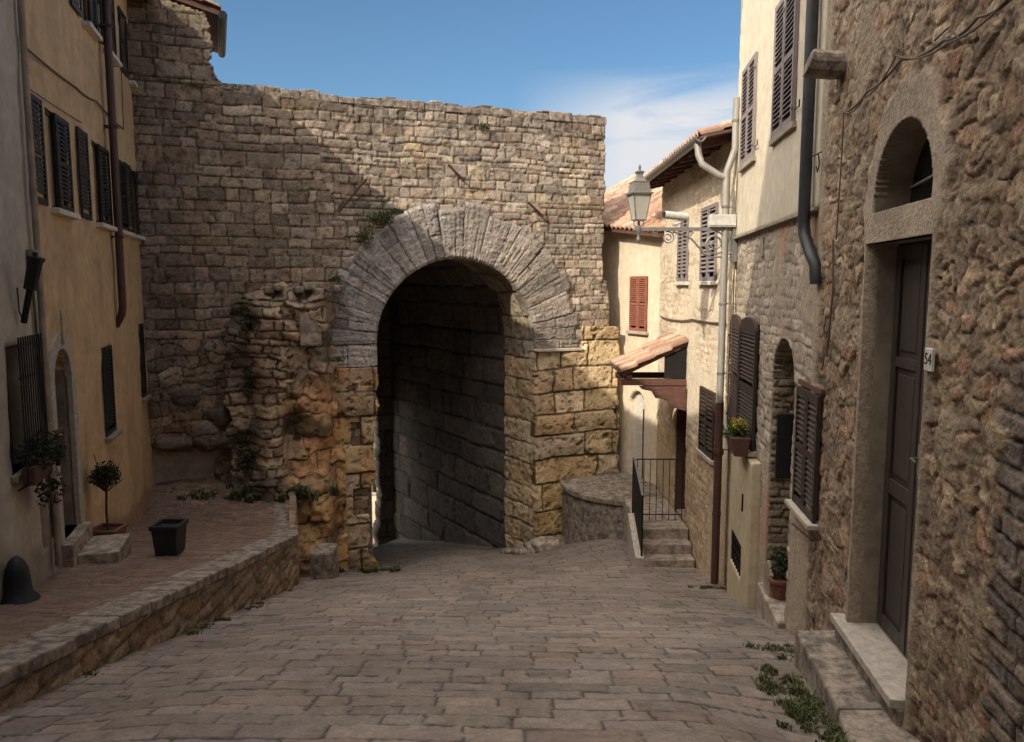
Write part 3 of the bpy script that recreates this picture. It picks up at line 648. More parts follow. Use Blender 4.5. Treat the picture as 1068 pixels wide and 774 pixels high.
# cables across the facade
def cable(fr, pts, r, parent, sag=.05, name='cable', mat='cable'):
    P = []
    for (x0, y0, o0), (x1, y1, o1) in zip(pts[:-1], pts[1:]):
        a0, z0 = fr.px(x0, y0, o0); a1, z1 = fr.px(x1, y1, o1)
        for k in range(8):
            f = k/8; P.append(fr.pt(a0+(a1-a0)*f, z0+(z1-z0)*f-sag*4*f*(1-f), o0+(o1-o0)*f))
    P.append(fr.pt(a1, z1, o1)); return MB().tube(P, r, 6).build(name, M[mat], parent)
cable(Lf, [(2, 27, .03), (80, 92, .03), (100, 105, .03), (129, 135, .03)], .014, yh, .03)
cable(Lf, [(15, 82, .03), (85, 128, .03)], .007, yh, .01)
cable(Lf, [(124, 8, .02), (129, 135, .02)], .009, yh, 0)
# eave, gutter and roof
eo = .36; ez = 5.72
ev = MB(); ev.prism(Fr((0, 0), (1, 0), (0, 1)), [(0, 0), (0, .01), (.01, .01)], 0, .01) if False else None
ev.box(Lf, B0+.01, B1+.55, 5.58, 5.65, -.3, eo)
a = B0+.2
while a < B1+.5: ev.box(Lf, a, a+.09, 5.48, 5.58, -.1, eo-.03); a += .55
ev.build('eave', M['timber'], yh)
MB().tube([Lf.pt(B0+.02, 5.57, eo+.05), Lf.pt(B1+.6, 5.54, eo+.05)], .07, 10).build('gutter', M['zinc'], yh, smooth=True)
ne = np.array([Lf.n[0], Lf.n[1], 0]); ee = np.array([Lf.e[0], Lf.e[1], 0])
roof('roof', Lf.pt(B0, 5.655, eo+.03), ee, -ne+np.array([0, 0, .33]), B1-B0+.5, 5.2, yh, 8, per=.22)
bk = MB(); bk.box(Lf, B0+.02, B1-.1, -6, 5.57, -7.5, -.34); bk.build('house_body', M['concrete'], yh)

# ---- cream house at the far left edge
ch = thing('cream_house', 'pale cream plastered house with a barred window, at the left edge of the view', 'house', tuple(Lf.pt(sy(6), -3)))
cg0, cg1, cgz0, cgz1 = sy(7.75), sy(8.3), -1.95, -.62
vent = (sy(8.48), sy(8.74), -3.05, -2.47)
nearS = sy(.9)
cpl = plaster((.42, .37, .30), 721, .01, .16, stain=(.33, .28, .2), zb=lambda u: T(0, u/1.041)+.5, zcol=(.30, .25, .19))
wall('wall', Lf, nearS, B0, -4.2, 5.66, .07, cpl, holes=[(cg0, cg1, cgz0, cgz1), vent, (sy(5.4), sy(6.2), .95, 2.2), (sy(2.6), sy(3.4), .95, 2.2)], parent=ch, mat=M['plaster'], off=.045, skirt=.3)
MB().box(Lf, nearS, B0-.02, -6, 5.57, -7.5, -.34).build('house_body', M['concrete'], ch)
w = window(Lf, cg0, cg1, cgz0, cgz1, ch, depth=.15, sill='trim')
gr = MB()
for k in range(11): a = cg0-.08+k*(cg1-cg0+.16)/10; gr.tube([Lf.pt(a, cgz0-.15, .1), Lf.pt(a, cgz0-.1, .2), Lf.pt(a, cgz1+.1, .2)], .009, 6)
for z in (cgz0-.1, cgz0+.35, -.95, cgz1): gr.box(Lf, cg0-.1, cg1+.1, z, z+.025, .185, .2)
gr.build('window_grille', M['iron'], w)
for q in ((sy(5.4), sy(6.2)), (sy(2.6), sy(3.4))):
    w = window(Lf, q[0], q[1], .95, 2.2, ch, sill='sillw'); shutter(Lf, q[0]-.42, q[0], .95, 2.2, .07, M['shut_blk'], w); shutter(Lf, q[1], q[1]+.42, .95, 2.2, .07, M['shut_blk'], w)
v = MB(); v.box(Lf, vent[0], vent[1], vent[2], vent[3], -.08, -.05)
for k in range(4): v.box(Lf, vent[0]+.03+k*.065, vent[0]+.05+k*.065, vent[2], vent[3], -.05, -.03)
v.build('cellar_hatch', M['iron'], ch)
MB().box(Lf, nearS, B0, 5.58, 5.65, -.3, eo).build('eave', M['timber'], ch)
roof('roof', Lf.pt(nearS, 5.655, eo+.03), ee, -ne+np.array([0, 0, .33]), B0-nearS, 5.2, ch, 9, per=.22)
pp = MB(); pp.tube([Lf.pt(sy(8.78), 5.5, .11), Lf.pt(sy(8.78), -3.3, .11)], .036, 10); pp.build('downpipe', M['concrete'], ch, smooth=True)
cable(Lf, [(34, 300, .07), (50, 470, .07), (56, 560, .07)], .016, ch, 0)
MB().box(Lf, sy(8.98), sy(9.24), -2.15, -1.75, .03, .14).build('meter_box', M['blackp'], yh, bevel=.01)
# tall house nearer the camera, outside the frame (casts the diagonal shade)
th = thing('tall_house', 'tall plain plastered house on the left, nearest to the viewer and beyond the photo edge', 'house', tuple(Lf.pt(-4, -2)))
MB().extr(Lf, [(-3, 0), (10.55, 0), (6.2, -7.9), (-3, -7.9)], sy(-13), nearS-.01).build('wall', M['concrete'], th)
MB().extr(Lf, [(10.555, 0), (10.68, .05), (6.2, -8.2), (6.1, -8.1)], sy(-13), nearS).build('roof', M['timber'], th)

# things on the terrace ---------------------------------------------------
def leaves(mb, c, rad, n, size, seed, squash=1., cols=None):
    rs = np.random.RandomState(seed)
    for i in range(n):
        d = rs.normal(size=3); d /= np.linalg.norm(d); rr_ = rs.rand()**.45; p = np.array(c)+d*np.array(rad)*rr_
        a = rs.normal(size=3); a /= np.linalg.norm(a); b = np.cross(a, rs.normal(size=3)); b /= np.linalg.norm(b); s_ = size*rs.uniform(.6, 1.3)
        mb.add([p-a*s_, p+b*s_*.45, p+a*s_, p-b*s_*.45], [(0, 1, 2, 3)])
        if cols is not None: cols += [rs.rand()]*4
def foliage(name, clumps, mat, parent, seed=1):
    mb = MB(); cols = []
    for i, (c, rad, n, size) in enumerate(clumps): leaves(mb, c, rad, n, size, seed+i, cols=cols)
    me = bpy.data.meshes.new(name); me.from_pydata(mb.v, [], mb.f)
    a = me.color_attributes.new('Col', 'FLOAT_COLOR', 'POINT'); cc = np.repeat(np.array(cols)[:, None], 4, 1); a.data.foreach_set('color', cc.astype(np.float32).ravel())
    return link(name, me, M[mat], parent)
# potted tree
px_, py_ = -5.83, 10.75; tz = float(T(0, py_))
pt = thing('potted_tree', 'small round-headed tree in a square terracotta pot beside the arched door', 'tree', (px_, py_, tz))
FP = Fr((px_, py_), (1, 0), (0, -1))
def sqpot(mb, x, y, z, w0, w1, h, t=.03):
    mb.lathe((x, y, z), [(w0*.707, 0), (w1*.707, h*.85), (w1*.707+.03, h*.86), (w1*.707+.03, h), (w1*.707-t, h), (w1*.707-t, h*.85)], 4, math.pi/4)
mb = MB(); sqpot(mb, px_, py_, tz, .3, .36, .34); mb.build('pot', M['terra'], pt, bevel=.008)
MB().box(FP, -.17, .17, tz+.26, tz+.29, -.17, .17).build('soil', M['soil'], pt)
tt_ = MB(); tt_.tube([(px_, py_, tz+.25), (px_-.01, py_, tz+.55), (px_+.01, py_+.01, tz+.95)], .017, 6)
rs = np.random.RandomState(3)
for k in range(16):
    d = rs.normal(size=3)*.13; tt_.tube([(px_, py_, tz+.85), (px_+d[0], py_+d[1], tz+1.02+abs(d[2])*1.3)], .006, 4)
tt_.build('trunk', M['bark'], pt)
foliage('crown', [((px_, py_, tz+1.08), (.21, .21, .15), 900, .028), ((px_+.03, py_, tz+1.18), (.16, .16, .14), 300, .025)], 'leafdk', pt, 5)
# black planter
bx, by = -4.74, 10.3; bz = float(T(0, by))
bp = thing('black_planter', 'square black plastic planter standing alone on the brick terrace', 'planter', (bx, by, bz))
mb = MB(); sqpot(mb, bx, by, bz+.02, .29, .35, .44); mb.build('planter_box', M['blackp'], bp, bevel=.01)
MB().box(Fr((bx, by), (1, 0), (0, -1)), -.165, .165, bz+.3, bz+.36, -.165, .165).build('soil', M['soil'], bp)
# covered object at the left edge
kx, ky = -4.92, 7.35; kz = float(T(0, ky))
cv = MB(); cv.lathe((kx, ky, kz), [(.19, 0), (.18, .03), (.13, .08), (.12, .2), (.105, .33), (.07, .41), (.03, .45), (.01, .46)], 11)
tag(cv.build('covered_pot', M['cloth'], None, smooth=True), 'low object under a black cover against the cream wall at the left edge', 'cover')
# flowers in the barred window
fb = thing('window_flowers', 'dark trailing plants with red and yellow flowers in the barred window of the cream house', 'flowers', tuple(Lf.pt(cg0+.3, cgz0, .2)))
MB().box(Lf, cg0-.02, cg1+.02, cgz0-.12, cgz0+.08, .13, .25).build('flower_box', M['terrad'], fb, bevel=.01)
f0 = Lf.pt(cg0+.25, cgz0+.18, .22); f1 = Lf.pt(cg1+.05, cgz0+.15, .24); f2 = Lf.pt(cg1-.15, cgz0-.25, .26)
foliage('foliage', [(f0, (.16, .28, .22), 420, .032), (f1, (.13, .16, .2), 240, .032), (f2, (.13, .2, .22), 200, .032)], 'leafdk', fb, 15)
foliage('blossom', [(f1+np.array([.12, .05, .05]), (.06, .08, .1), 12, .02), (f2-np.array([0, 0, .1]), (.14, .2, .12), 40, .026)], 'petalr', fb, 25)
foliage('blossom', [(f1+np.array([.06, 0, .2]), (.12, .12, .12), 12, .018)], 'petal', fb, 27)
# wall lantern on a slanting bracket, seen edge on
p0 = Lf.pt(LP(25, 336, .1)[0], LP(25, 336, .1)[1], .1); 
wl = thing('wall_lantern', 'small dark lantern on a slanting iron bracket between the cream and yellow houses', 'lantern', tuple(p0))
q1 = Lf.pt(*LP(31, 302, .22), .22); q2 = Lf.pt(*LP(37, 272, .3), .3)
MB().tube([p0, q1], .035, 6).tube([Lf.pt(*LP(18, 300, .05), .05), Lf.pt(*LP(20, 325, .06), .06), p0], .008, 5).build('bracket', M['iron'], wl)
MB().tube([q1, q1*.5+q2*.5, q2], .06, 6, r1=.07).build('lantern_body', M['iron'], wl)
MB().tube([q2, q2+np.array([.01, 0, .04])], .085, 6).tube([q2+np.array([0, 0, .03]), q2+np.array([0, 0, .09])], .025, 6).build('lantern_cap', M['iron'], wl)
MB().box(Lf, sy(8.6), sy(8.78), .05, .4, .05, .12).build('junction_box', M['trim'], ch)

# ================================================================== RIGHT: stone house with door 54
sh = thing('stone_house', 'rough rubble stone house with tall dark door and lunette, at the right edge', 'house', tuple(Rf.pt(5, -3)))
ry = Rf.sy; DO0, DO1, DZ0, DZ1 = Rf.px(968, 450)[0], Rf.px(900, 450)[0], -2.74, .32
LU = (ry(4.85), ry(5.92), .545, 1.13)
SH1 = ry(7.42)
def sh_lay(u, v):
    d, I = cells(u, v, .18, .115, 801, .95, .07)
    d2, I2, _, _ = coursed(u, v, .10, .19, 803, warp=.07, wsc=.22, vary=.5)
    k = (fbm(u, v, .7, 805, 3)+.2*ss(-.4, .8, v) > .45); d = np.where(k, d2, d); I = np.where(k, I2, I)
    h, c = stonework(u, v, d, I, [(.25, .19, .135), (.29, .22, .155), (.22, .17, .125), (.25, .175, .12), (.2, .158, .125), (.32, .255, .18), (.235, .18, .135), (.27, .205, .145), (.25, .155, .11)],
                     (.17, .135, .10), depth=.013, rnd=.009, jw=.008, rough=.0026, idoff=.007, seed=807, tone=.32, rsc=.09, pit=.006, tilt=.6)
    gr_ = fbm(u, v, .028, 821, 3); h = h+.004*gr_; c = c*(1+.16*gr_)[..., None]
    big = fbm(u, v, .45, 809, 4); h = h+.009*big; c = c*np.array((.98, .92, .84))*(1+.16*fbm(u, v, .3, 810, 3))[..., None]
    mort = ss(.2, .7, fbm(u, v, .45, 811, 4)+.3*ss(.3, 1.6, v)); h = h*(1-.45*mort)+.025*mort; c = mixc(c, np.array((.28, .225, .155))[None, None, :]*(1+.15*fbm(u, v, .07, 8, 3))[..., None], mort*.6)
    # smooth render band around the door and lunette, and along the left corner
    a0, a1 = DO0-.06, DO1+.09; cx = (LU[0]+LU[1])/2
    e = .03*fbm(u, v, .3, 815, 3)
    rect = ss(.04, -.04, np.maximum(np.maximum(a0-u, u-a1), v-.95)+e)
    circ = ss(.04, -.04, np.sqrt((u-cx)**2+(v-.72)**2)-.72+e*2.5)
    corner = ss(.03, -.03, (SH1-.16)-u+e*1.5)
    s_ = np.maximum(np.maximum(rect, circ), corner); n = fbm(u, v, .25, 817, 4)
    h = h*(1-s_)+s_*(.045+.006*n); c = mixc(c, np.array((.30, .24, .178))[None, None, :]*(1+.24*n)[..., None], s_)
    dq_, Iq, _, _ = coursed(u, v, .12, .35, 831, warp=.02, wsc=.4, vary=.2); hq, cq = stonework(u, v, dq_, Iq, [(.16, .125, .1), (.19, .145, .11), (.14, .11, .09)], (.06, .05, .04), depth=.02, rnd=.015, jw=.010, rough=.004, idoff=.008, seed=833)
    qz = ss(.03, -.03, u-ry(3.86)+.05*np.sin(np.floor(v/.12)*2.4))*ss(-.3, -.5, v); h = h*(1-qz)+qz*hq; c = mixc(c, cq, qz)
    return h, c
hs = [(DO0, DO1, DZ0-.06, DZ1), (LU[0], LU[1], LU[2], LU[3]+.0, 'arch')]
wall('wall', Rf, ry(2.4), SH1, -3.9, 3.2, .0135, sh_lay, holes=hs, parent=sh, skirt=.1)
wall('wall', Rf, ry(-9), ry(2.4), -3.6, 6.0, .06, sh_lay, parent=sh, skirt=.1)
wall('wall', Rf, ry(2.4), SH1, 3.2, 6.0, .06, sh_lay, parent=sh, skirt=.1)
bd = MB(); bd.box(Rf, ry(-9), DO0-.08, -6, 6, -7, -.13); bd.box(Rf, DO1+.08, SH1, -6, 6, -7, -.13); bd.box(Rf, DO0-.08, DO1+.08, 1.3, 6, -7, -.13); bd.box(Rf, DO0-.08, DO1+.08, -6, DZ0-.06, -7, -.13); bd.box(Rf, DO0-.08, DO1+.08, -6, 6, -7, -.5)
bd.build('house_body', M['concrete'], sh)
dv = MB(); t = .03
dv.box(Rf, DO0-t, DO0, DZ0, DZ1, -.34, .03); dv.box(Rf, DO1, DO1+t, DZ0, DZ1, -.34, .03); dv.box(Rf, DO0, DO1, DZ1, DZ1+t, -.34, .03)
dv.build('door_reveal', M['trim'], sh)
lc = (LU[0]+LU[1])/2; lr = (LU[1]-LU[0])/2
ar = [(lc+lr*math.cos(t), LU[3]-lr+lr*math.sin(t)) for t in np.linspace(0, math.pi, 19)]
ro = [(lc+(lr+.03)*math.cos(t), LU[3]-lr+(lr+.03)*math.sin(t)) for t in np.linspace(math.pi, 0, 19)]
lv = MB(); lv.prism(Rf, [(LU[1], LU[2])]+ar+[(LU[0], LU[2]), (LU[0]-.03, LU[2]-.03)]+ro+[(LU[1]+.03, LU[2]-.03)], -.3, .03); lv.box(Rf, LU[0], LU[1], LU[2]-.03, LU[2], -.3, .03)
lv.build('lunette_reveal', M['trim'], sh)
# door leaves
dr = thing
dw = MB(); mid = (DO0+DO1)/2; o = -.20
dw.box(Rf, DO0, DO1, DZ0, DZ1, o-.05, o)
door = dw.build('door', M['door'], sh)
pn = MB()
for a0, a1 in ((DO0+.02, mid-.012), (mid+.012, DO1-.02)):
    for (z0, z1) in ((DZ0+.03, DZ0+.13), (-1.62, -1.5), (DZ1-.12, DZ1-.02), (-.62, -.54)): pn.box(Rf, a0+.09, a1-.09, z0, z1, o, o+.025)
    pn.box(Rf, a0, a0+.09, DZ0+.03, DZ1-.02, o, o+.027); pn.box(Rf, a1-.09, a1, DZ0+.03, DZ1-.02, o, o+.027)
    for (z0, z1) in ((DZ0+.18, -1.67), (-1.45, -.67), (-.49, DZ1-.17)): pn.box(Rf, a0+.13, a1-.13, z0, z1, o, o+.014)
pn.build('panelling', M['door'], door, bevel=.008)
hd = MB(); ha = mid-.05; hd.tube([Rf.pt(ha, -1.22, o+.02), Rf.pt(ha, -1.22, o+.08), Rf.pt(ha-.09, -1.23, o+.08)], .009, 6); hd.box(Rf, ha-.015, ha+.015, -1.34, -1.12, o+.02, o+.032); hd.build('door_handle', M['zinc'], door)
MB().box(Rf, DO0+.1, mid-.1, -.50, -.47, o+.014, o+.03).build('letter_slot', M['lichen'], door)
# lunette: dark glass, leaning iron rod
lm = MB(); lm.box(Rf, LU[0]-.02, LU[1]+.02, LU[2]-.02, LU[3]+.02, -.25, -.22); lun = lm.build('lunette_window', M['glass'], sh)
fm = MB(); fm.box(Rf, LU[0], LU[1], LU[2], LU[2]+.05, -.22, -.19); fm.box(Rf, lc-.02, lc+.02, LU[2]+.05, LU[3], -.22, -.195); fm.build('frame', M['door'], lun)
a0, z0 = Rf.px(932, 195, -.05); a1, z1 = Rf.px(982, 180, -.03); MB().tube([Rf.pt(LU[1]-.04, z0, -.2), Rf.pt(LU[0], z1, .0)], .008, 6).build('curtain_rod', M['lampmetal'], lun)
# threshold
tb = MB(); tb.box(Rf, ry(4.83), ry(6.2), -2.81, -2.745, -.3, .13); tb.build('threshold', M['sill'], sh, bevel=.006)
tb = MB(); tb.box(Rf, ry(4.82), ry(6.18), -3.4, -2.812, -.2, .09); tb.build('threshold_riser', M['slabd'], sh, bevel=.01)
# number tile with 54
na_, nz = DO0-.085, -.455
nt_ = MB().box(Rf, na_-.062, na_+.055, nz-.07, nz+.07, .045, .062).build('number_tile', M['sillw'], sh, bevel=.003)
cu = bpy.data.curves.new('num', 'FONT'); cu.body = '54'; cu.size = .105; cu.align_x = 'CENTER'; cu.align_y = 'CENTER'; cu.extrude = .001
to = bpy.data.objects.new('num', cu); C.objects.link(to); dg = bpy.context.evaluated_depsgraph_get(); me = bpy.data.meshes.new_from_object(to.evaluated_get(dg))
bpy.data.objects.remove(to)
pos = Vector(Rf.pt(na_-.003, nz, .0635)); xax = Vector(-Rf.e); zax = Vector(Rf.n); yax = Vector((0, 0, 1))
mt = Matrix(((xax.x, yax.x, zax.x, pos.x), (xax.y, yax.y, zax.y, pos.y), (xax.z, yax.z, zax.z, pos.z), (0, 0, 0, 1))); me.transform(mt); me.name = 'number'
me.materials.clear(); ob = link('number', me, M['iron'], nt_)
# corbel stone and cables
MB().tube([Rf.pt(ry(7.0), 1.93, -.1), Rf.pt(ry(7.0), 1.93, .1), Rf.pt(ry(7.0), 1.95, .27), Rf.pt(ry(7.0), 1.96, .30)], .12, 10).build('corbel', M['slabd'], sh, bevel=.02)
cable(Rf, [(880, 118, .07), (905, 95, .08), (940, 62, .09), (985, 42, .09), (1020, 18, .09), (1068, -15, .08)], .009, sh, .03)
cable(Rf, [(880, 116, .08), (900, 103, .1), (935, 58, .1), (990, 44, .11), (1068, -22, .09)], .006, sh, .05)
cable(Rf, [(975, 42, .1), (990, 28, .13), (1000, 40, .12), (985, 50, .1)], .006, sh, .0)
cable(Rf, [(869, 250, .04), (869, 300, .04), (862, 372, .04)], .01, sh, 0)
cable(Rf, [(880, 116, .06), (878, 160, .06), (872, 250, .06)], .006, sh, 0)
# black downpipe on the joint of both houses
PA = ry(7.62)
dpp = MB(); dpp.tube([Rf.pt(PA, 5.9, .13), Rf.pt(PA, 1.0, .13), Rf.pt(PA, .62, .13), Rf.pt(PA-.03, .48, .12), Rf.pt(PA-.2, .30, .10), Rf.pt(PA-.30, .2, .08), Rf.pt(PA-.32, .02, .07)], .058, 12)
dp_ = dpp.build('downpipe', M['pipe_blk'], sh, smooth=True)
kb = MB(); kb.tube([Rf.pt(PA+.14, 1.22, .13), Rf.pt(PA-.4, 1.22, .1)], .007, 5); kb.tube([Rf.pt(PA-.28, 1.22, .09), Rf.pt(PA-.33, 1.12, .09), Rf.pt(PA-.27, 1.06, .09), Rf.pt(PA-.22, 1.12, .09)], .007, 5); kb.build('pipe_strap', M['iron'], sh)
# hooks/loops under the pipe
lo = MB(); a_, z_ = Rf.px(861, 345, .1)
lo.tube([Rf.pt(a_+.05*math.cos(t), z_+.06*math.sin(t), .1) for t in np.linspace(0, 2*math.pi, 13)], .006, 5)
lo.tube([Rf.pt(a_+.02+.07*math.cos(t), z_-.24+.11*math.sin(t), .12) for t in np.linspace(2, 5.2, 10)], .008, 5); lo.build('cable_loop', M['cable'], sh)
# stone kerb step in front of the door
ks = thing('stone_step', 'worn long stone kerb step below the tall door, edged with weeds', 'step', (2.2, 5, -3))
def ktop(x, y): return -2.935+.012*(5.5-y)
kq = [[(1.98, 3.9), (2.27, 5.05), (2.73, 5.05), (2.6, 3.9)], [(2.275, 5.065), (2.44, 6.33), (2.84, 6.33), (2.73, 5.065)]]
for q in kq: MB().plan(q, -3.9, ktop).build('slab', M['slabd'], ks, bevel=.025)
MB().plan([(1.75, 2.6), (1.97, 3.885), (2.6, 3.885), (2.4, 2.6)], -3.6, lambda x, y: -2.72).build('slab', M['slabd'], ks, bevel=.025)

# ================================================================== RIGHT: cream and brick house
yr = thing('cream_brick_house', 'house with cream plaster above and pale stone courses below, beside the lamp', 'house', tuple(Rf.pt(ry(9.5), -4)))
Y0 = SH1+.01; Y1 = ry(12.25)
def RP(x, y, o=0.): return Rf.px(x, y, o)
def sq(xa, xb): return (RP(xb, 300)[0], RP(xa, 300)[0])
# window openings
s1 = (ry(10.35), ry(11.35), 1.72, 3.05); s1 = (RP(791, 170)[0], RP(778, 170)[0], 1.75, 3.1); s2 = (RP(833.5, 140)[0], RP(812.5, 140)[0], 1.75, 3.25)
upl = plaster((.52, .455, .345), 841, .006, .06)
wall('upper_wall', Rf, Y0, Y1, .74, 6.0, .05, upl, holes=[s1, s2], parent=yr, mat=M['plaster'], off=.05, skirt=.12)
lw = (ry(7.1), ry(7.86), -2.25, -1.03); n1 = (ry(8.2), ry(9.28), -4.05, -.60); bw = (RP(791, 420)[0], RP(763, 420)[0], -2.22, -.52)
def lo_lay(u, v):
    d, I, _, _ = coursed(u, v, .115, .3, 861, warp=.035, wsc=.35, vary=.3)
    h, c = stonework(u, v, d, I, [(.33, .28, .22), (.36, .305, .24), (.3, .25, .2), (.38, .32, .25), (.32, .255, .19)], (.2, .16, .12), depth=.012, rnd=.010, jw=.010, rough=.003, idoff=.006, seed=863, tone=.2)
    pl = ss(.1, .5, fbm(u, v, .9, 865, 4)+.5*ss(-1.6, -2.6, v)+.5*ss(ry(8.15), ry(7.9), u)-.15)
    pink = ss(0, .6, fbm(u, v, .6, 867, 3)-.3*ss(-2.8, -2.2, v))
    pc = mixc(np.array((.33, .27, .195))[None, None, :]*np.ones_like(c), np.array((.36, .22, .145))[None, None, :]*np.ones_like(c), pink)
    n = fbm(u, v, .12, 869, 3); h = h*(1-pl)+pl*(.02+.006*n); c = mixc(c, pc*(1+.12*n)[..., None], pl)
    return h, c
wall('lower_wall', Rf, Y0, Y1, -5.2, .75, .022, lo_lay, holes=[lw, bw, (n1[0], n1[1], n1[2], n1[3], 'arch')], parent=yr, skirt=.12)
led = MB(); led.box(Rf, Y0+.02, Y1+.02, .715, .75, .0, .085); led.build('ledge', M['trim'], yr, bevel=.005)
b2 = MB()
b2.box(Rf, Y0+.15, n1[0]-.1, -6, .7, -6, -.35) ; b2.box(Rf, n1[1]+.1, Y1-.02, -6, .7, -6, -.35); b2.box(Rf, n1[0]-.2, n1[1]+.2, -.5, .7, -6, -.35); b2.box(Rf, n1[0]-.2, n1[1]+.2, -6, -.5, -6, -.55); b2.box(Rf, Y0+.02, Y1-.02, .7, 5.9, -6, -.22)
b2.build('house_body', M['concrete'], yr)
MB().box(Rf, Y0, Y1+.3, 6.0, 6.1, -6, .4).build('roof', M['timber'], yr)
# end wall towards the gate
EF = Fr(tuple(Rf.pt(Y1, 0)[:2]), (-Rf.n[0], -Rf.n[1]), (Rf.e[0], Rf.e[1]))
wall('end_wall', EF, -.05, 6, -5.5, 6.0, .1, upl, parent=yr, mat=M['plaster'], off=.0, skirt=.1)
for s_ in (s1, s2):
    w = window(Rf, *s_, yr, sill='trim', so=.1); m_ = (s_[0]+s_[1])/2
    shutter(Rf, s_[0]-.02, m_-.004, s_[2], s_[3]+.02, .055, M['shut_grey'], w); shutter(Rf, m_+.004, s_[1]+.02, s_[2], s_[3]+.02, .055, M['shut_grey'], w)
    hk = MB(); hk.tube([Rf.pt(s_[0]-.04, s_[2]+.12, .07), Rf.pt(s_[0]-.3, s_[2]+.1, .08), Rf.pt(s_[0]-.3, s_[2]+.17, .08)], .008, 5); hk.build('shutter_hook', M['iron'], w)
w = window(Rf, *lw, yr, sill='sill', so=.13, st=.05); m_ = (lw[0]+lw[1])/2
shutter(Rf, lw[0]-.02, m_-.004, lw[2], lw[3], .03, M['shut_dark'], w); shutter(Rf, m_+.004, lw[1]+.02, lw[2], lw[3], .03, M['shut_dark'], w)
MB().tube([Rf.pt(lw[0]-.15, lw[2]-.12, .1), Rf.pt(lw[0]+.35, lw[2]-.12, .16)], .008, 5).build('sill_rod', M['iron'], w)
MB().box(Rf, RP(836, 444)[0]-.03, RP(836, 444)[0]+.05, -1.5, -1.36, .03, .05).build('number_tile', M['sillw'], yr)
MB().prism(Rf, [(lw[0]-.05, lw[3]+.02), (lw[0]-.05, lw[3]+.07), (lw[1]+.05, lw[3]+.07), (lw[1]+.05, lw[3]+.02)], -.05, .05).build('lintel', M['timber'], yr)
# big window with half open brown shutters
w = window(Rf, *bw, yr, sill='sill', so=.14, st=.06)
def leaf_open(fr, a, sgn, wd, z0, z1, ang, mat, parent):
    e = fr.e*math.cos(ang)*sgn+fr.n*math.sin(ang); n = fr.n*math.cos(ang)-fr.e*sgn*math.sin(ang)
    O = fr.pt(a, 0, .03); f2 = Fr(O[:2], e[:2], n[:2]); shutter(f2, 0, wd, z0, z1, 0, mat, parent)
lw_ = (bw[1]-bw[0])/2-.02
lw_ = lw_-.05
leaf_open(Rf, bw[0], 1, lw_, bw[2], bw[3]-.08, R_(2), M['shut_dark'], w); leaf_open(Rf, bw[1], -1, lw_, bw[2], bw[3]-.08, R_(1), M['shut_dark'], w)
for aa, sg, an in ((bw[0], 1, R_(2)), (bw[1], -1, R_(1))):
    e_ = Rf.e*math.cos(an)*sg+Rf.n*math.sin(an); n_2 = Rf.n*math.cos(an)-Rf.e*sg*math.sin(an); f2 = Fr(Rf.pt(aa, 0, .03)[:2], e_[:2], n_2[:2])
    MB().prism(f2, [(lw_/2+lw_/2*math.cos(t), bw[3]-.085+.17*math.sin(t)) for t in np.linspace(0, math.pi, 11)], .0, .04).build('shutter_head', M['shut_dark'], w)
# arched niche: brick blocked doorway, black panel
ni = MB(); ni.box(Rf, n1[0]-.02, n1[1]+.02, n1[2], n1[3]+.02, -.50, -.46); nd = ni.build('doorway', M['void'], yr)
def br_lay(u, v):
    d, I, _, _ = coursed(u, v, .10, .24, 881, warp=.02, wsc=.3, vary=.25)
    return stonework(u, v, d, I, [(.26, .2, .14), (.3, .235, .16), (.22, .17, .12)], (.12, .09, .06), depth=.02, rnd=.015, jw=.01, rough=.005, idoff=.008, seed=883)
JF = Fr(tuple(Rf.pt(n1[1]+.001, 0, 0)[:2]), (-Rf.n[0], -Rf.n[1]), (-Rf.e[0], -Rf.e[1])); wall('door_jamb', JF, .0, .47, -4.2, -1.1, .02, br_lay, parent=yr, skirt=.02)
JN = Fr(tuple(Rf.pt(n1[0]-.001, 0, 0)[:2]), (-Rf.n[0], -Rf.n[1]), (Rf.e[0], Rf.e[1])); wall('door_jamb', JN, .0, .47, -4.2, -1.1, .04, br_lay, parent=yr, skirt=.02)
nc = (n1[0]+n1[1])/2; nr_ = (n1[1]-n1[0])/2
t = np.linspace(0, math.pi, 60); D = np.linspace(0, .47, 24); TT, DD = np.meshgrid(t, D); h, c = br_lay(DD, TT*nr_)
grid('door_arch', Rf.pts(nc+(nr_-h*.5+.004)*np.cos(TT), n1[3]-nr_+(nr_-h*.5+.004)*np.sin(TT), -DD), c, None, M['stone'], yr)
MB().box(Rf, n1[1]-.06, n1[1]-.015, -2.35, -1.55, -.38, -.05).build('meter_door', M['blackp'], yr, bevel=.01)
MB().box(Rf, n1[0]-.05, n1[1]+.05, -4.6, -3.72, -.4, .1).build('doorstep', M['slab'], yr, bevel=.02)
# plastered plinth with barred cellar window, small hatch
p0_, p1_ = ry(9.75), ry(11.4)
cw = (RP(783, 590)[0], RP(768.5, 590)[0], -4.02, -3.55)
wall('plinth', Rf, p0_, p1_, -5.2, -2.30, .05, plaster((.42, .345, .225), 891, .004, .08), holes=[(ry(10.35), ry(11.2), -4.1, -3.62)], parent=yr, mat=M['plaster'], off=.12, skirt=.14)
cg = MB(); cg.box(Rf, ry(10.35), ry(11.2), -4.1, -3.62, .03, .05); ce = cg.build('cellar_window', M['void'], yr)
cg = MB()
for k in range(7): cg.box(Rf, ry(10.37)+k*.135, ry(10.37)+k*.135+.02, -4.1, -3.62, .09, .11)
for z in (-3.98, -3.85, -3.72): cg.box(Rf, ry(10.35), ry(11.2), z, z+.018, .085, .105)
cg.build('bars', M['iron'], ce)
MB().box(Rf, ry(10.3), ry(10.34), -3.1, -2.86, .11, .14).build('vent_slot', M['iron'], yr)
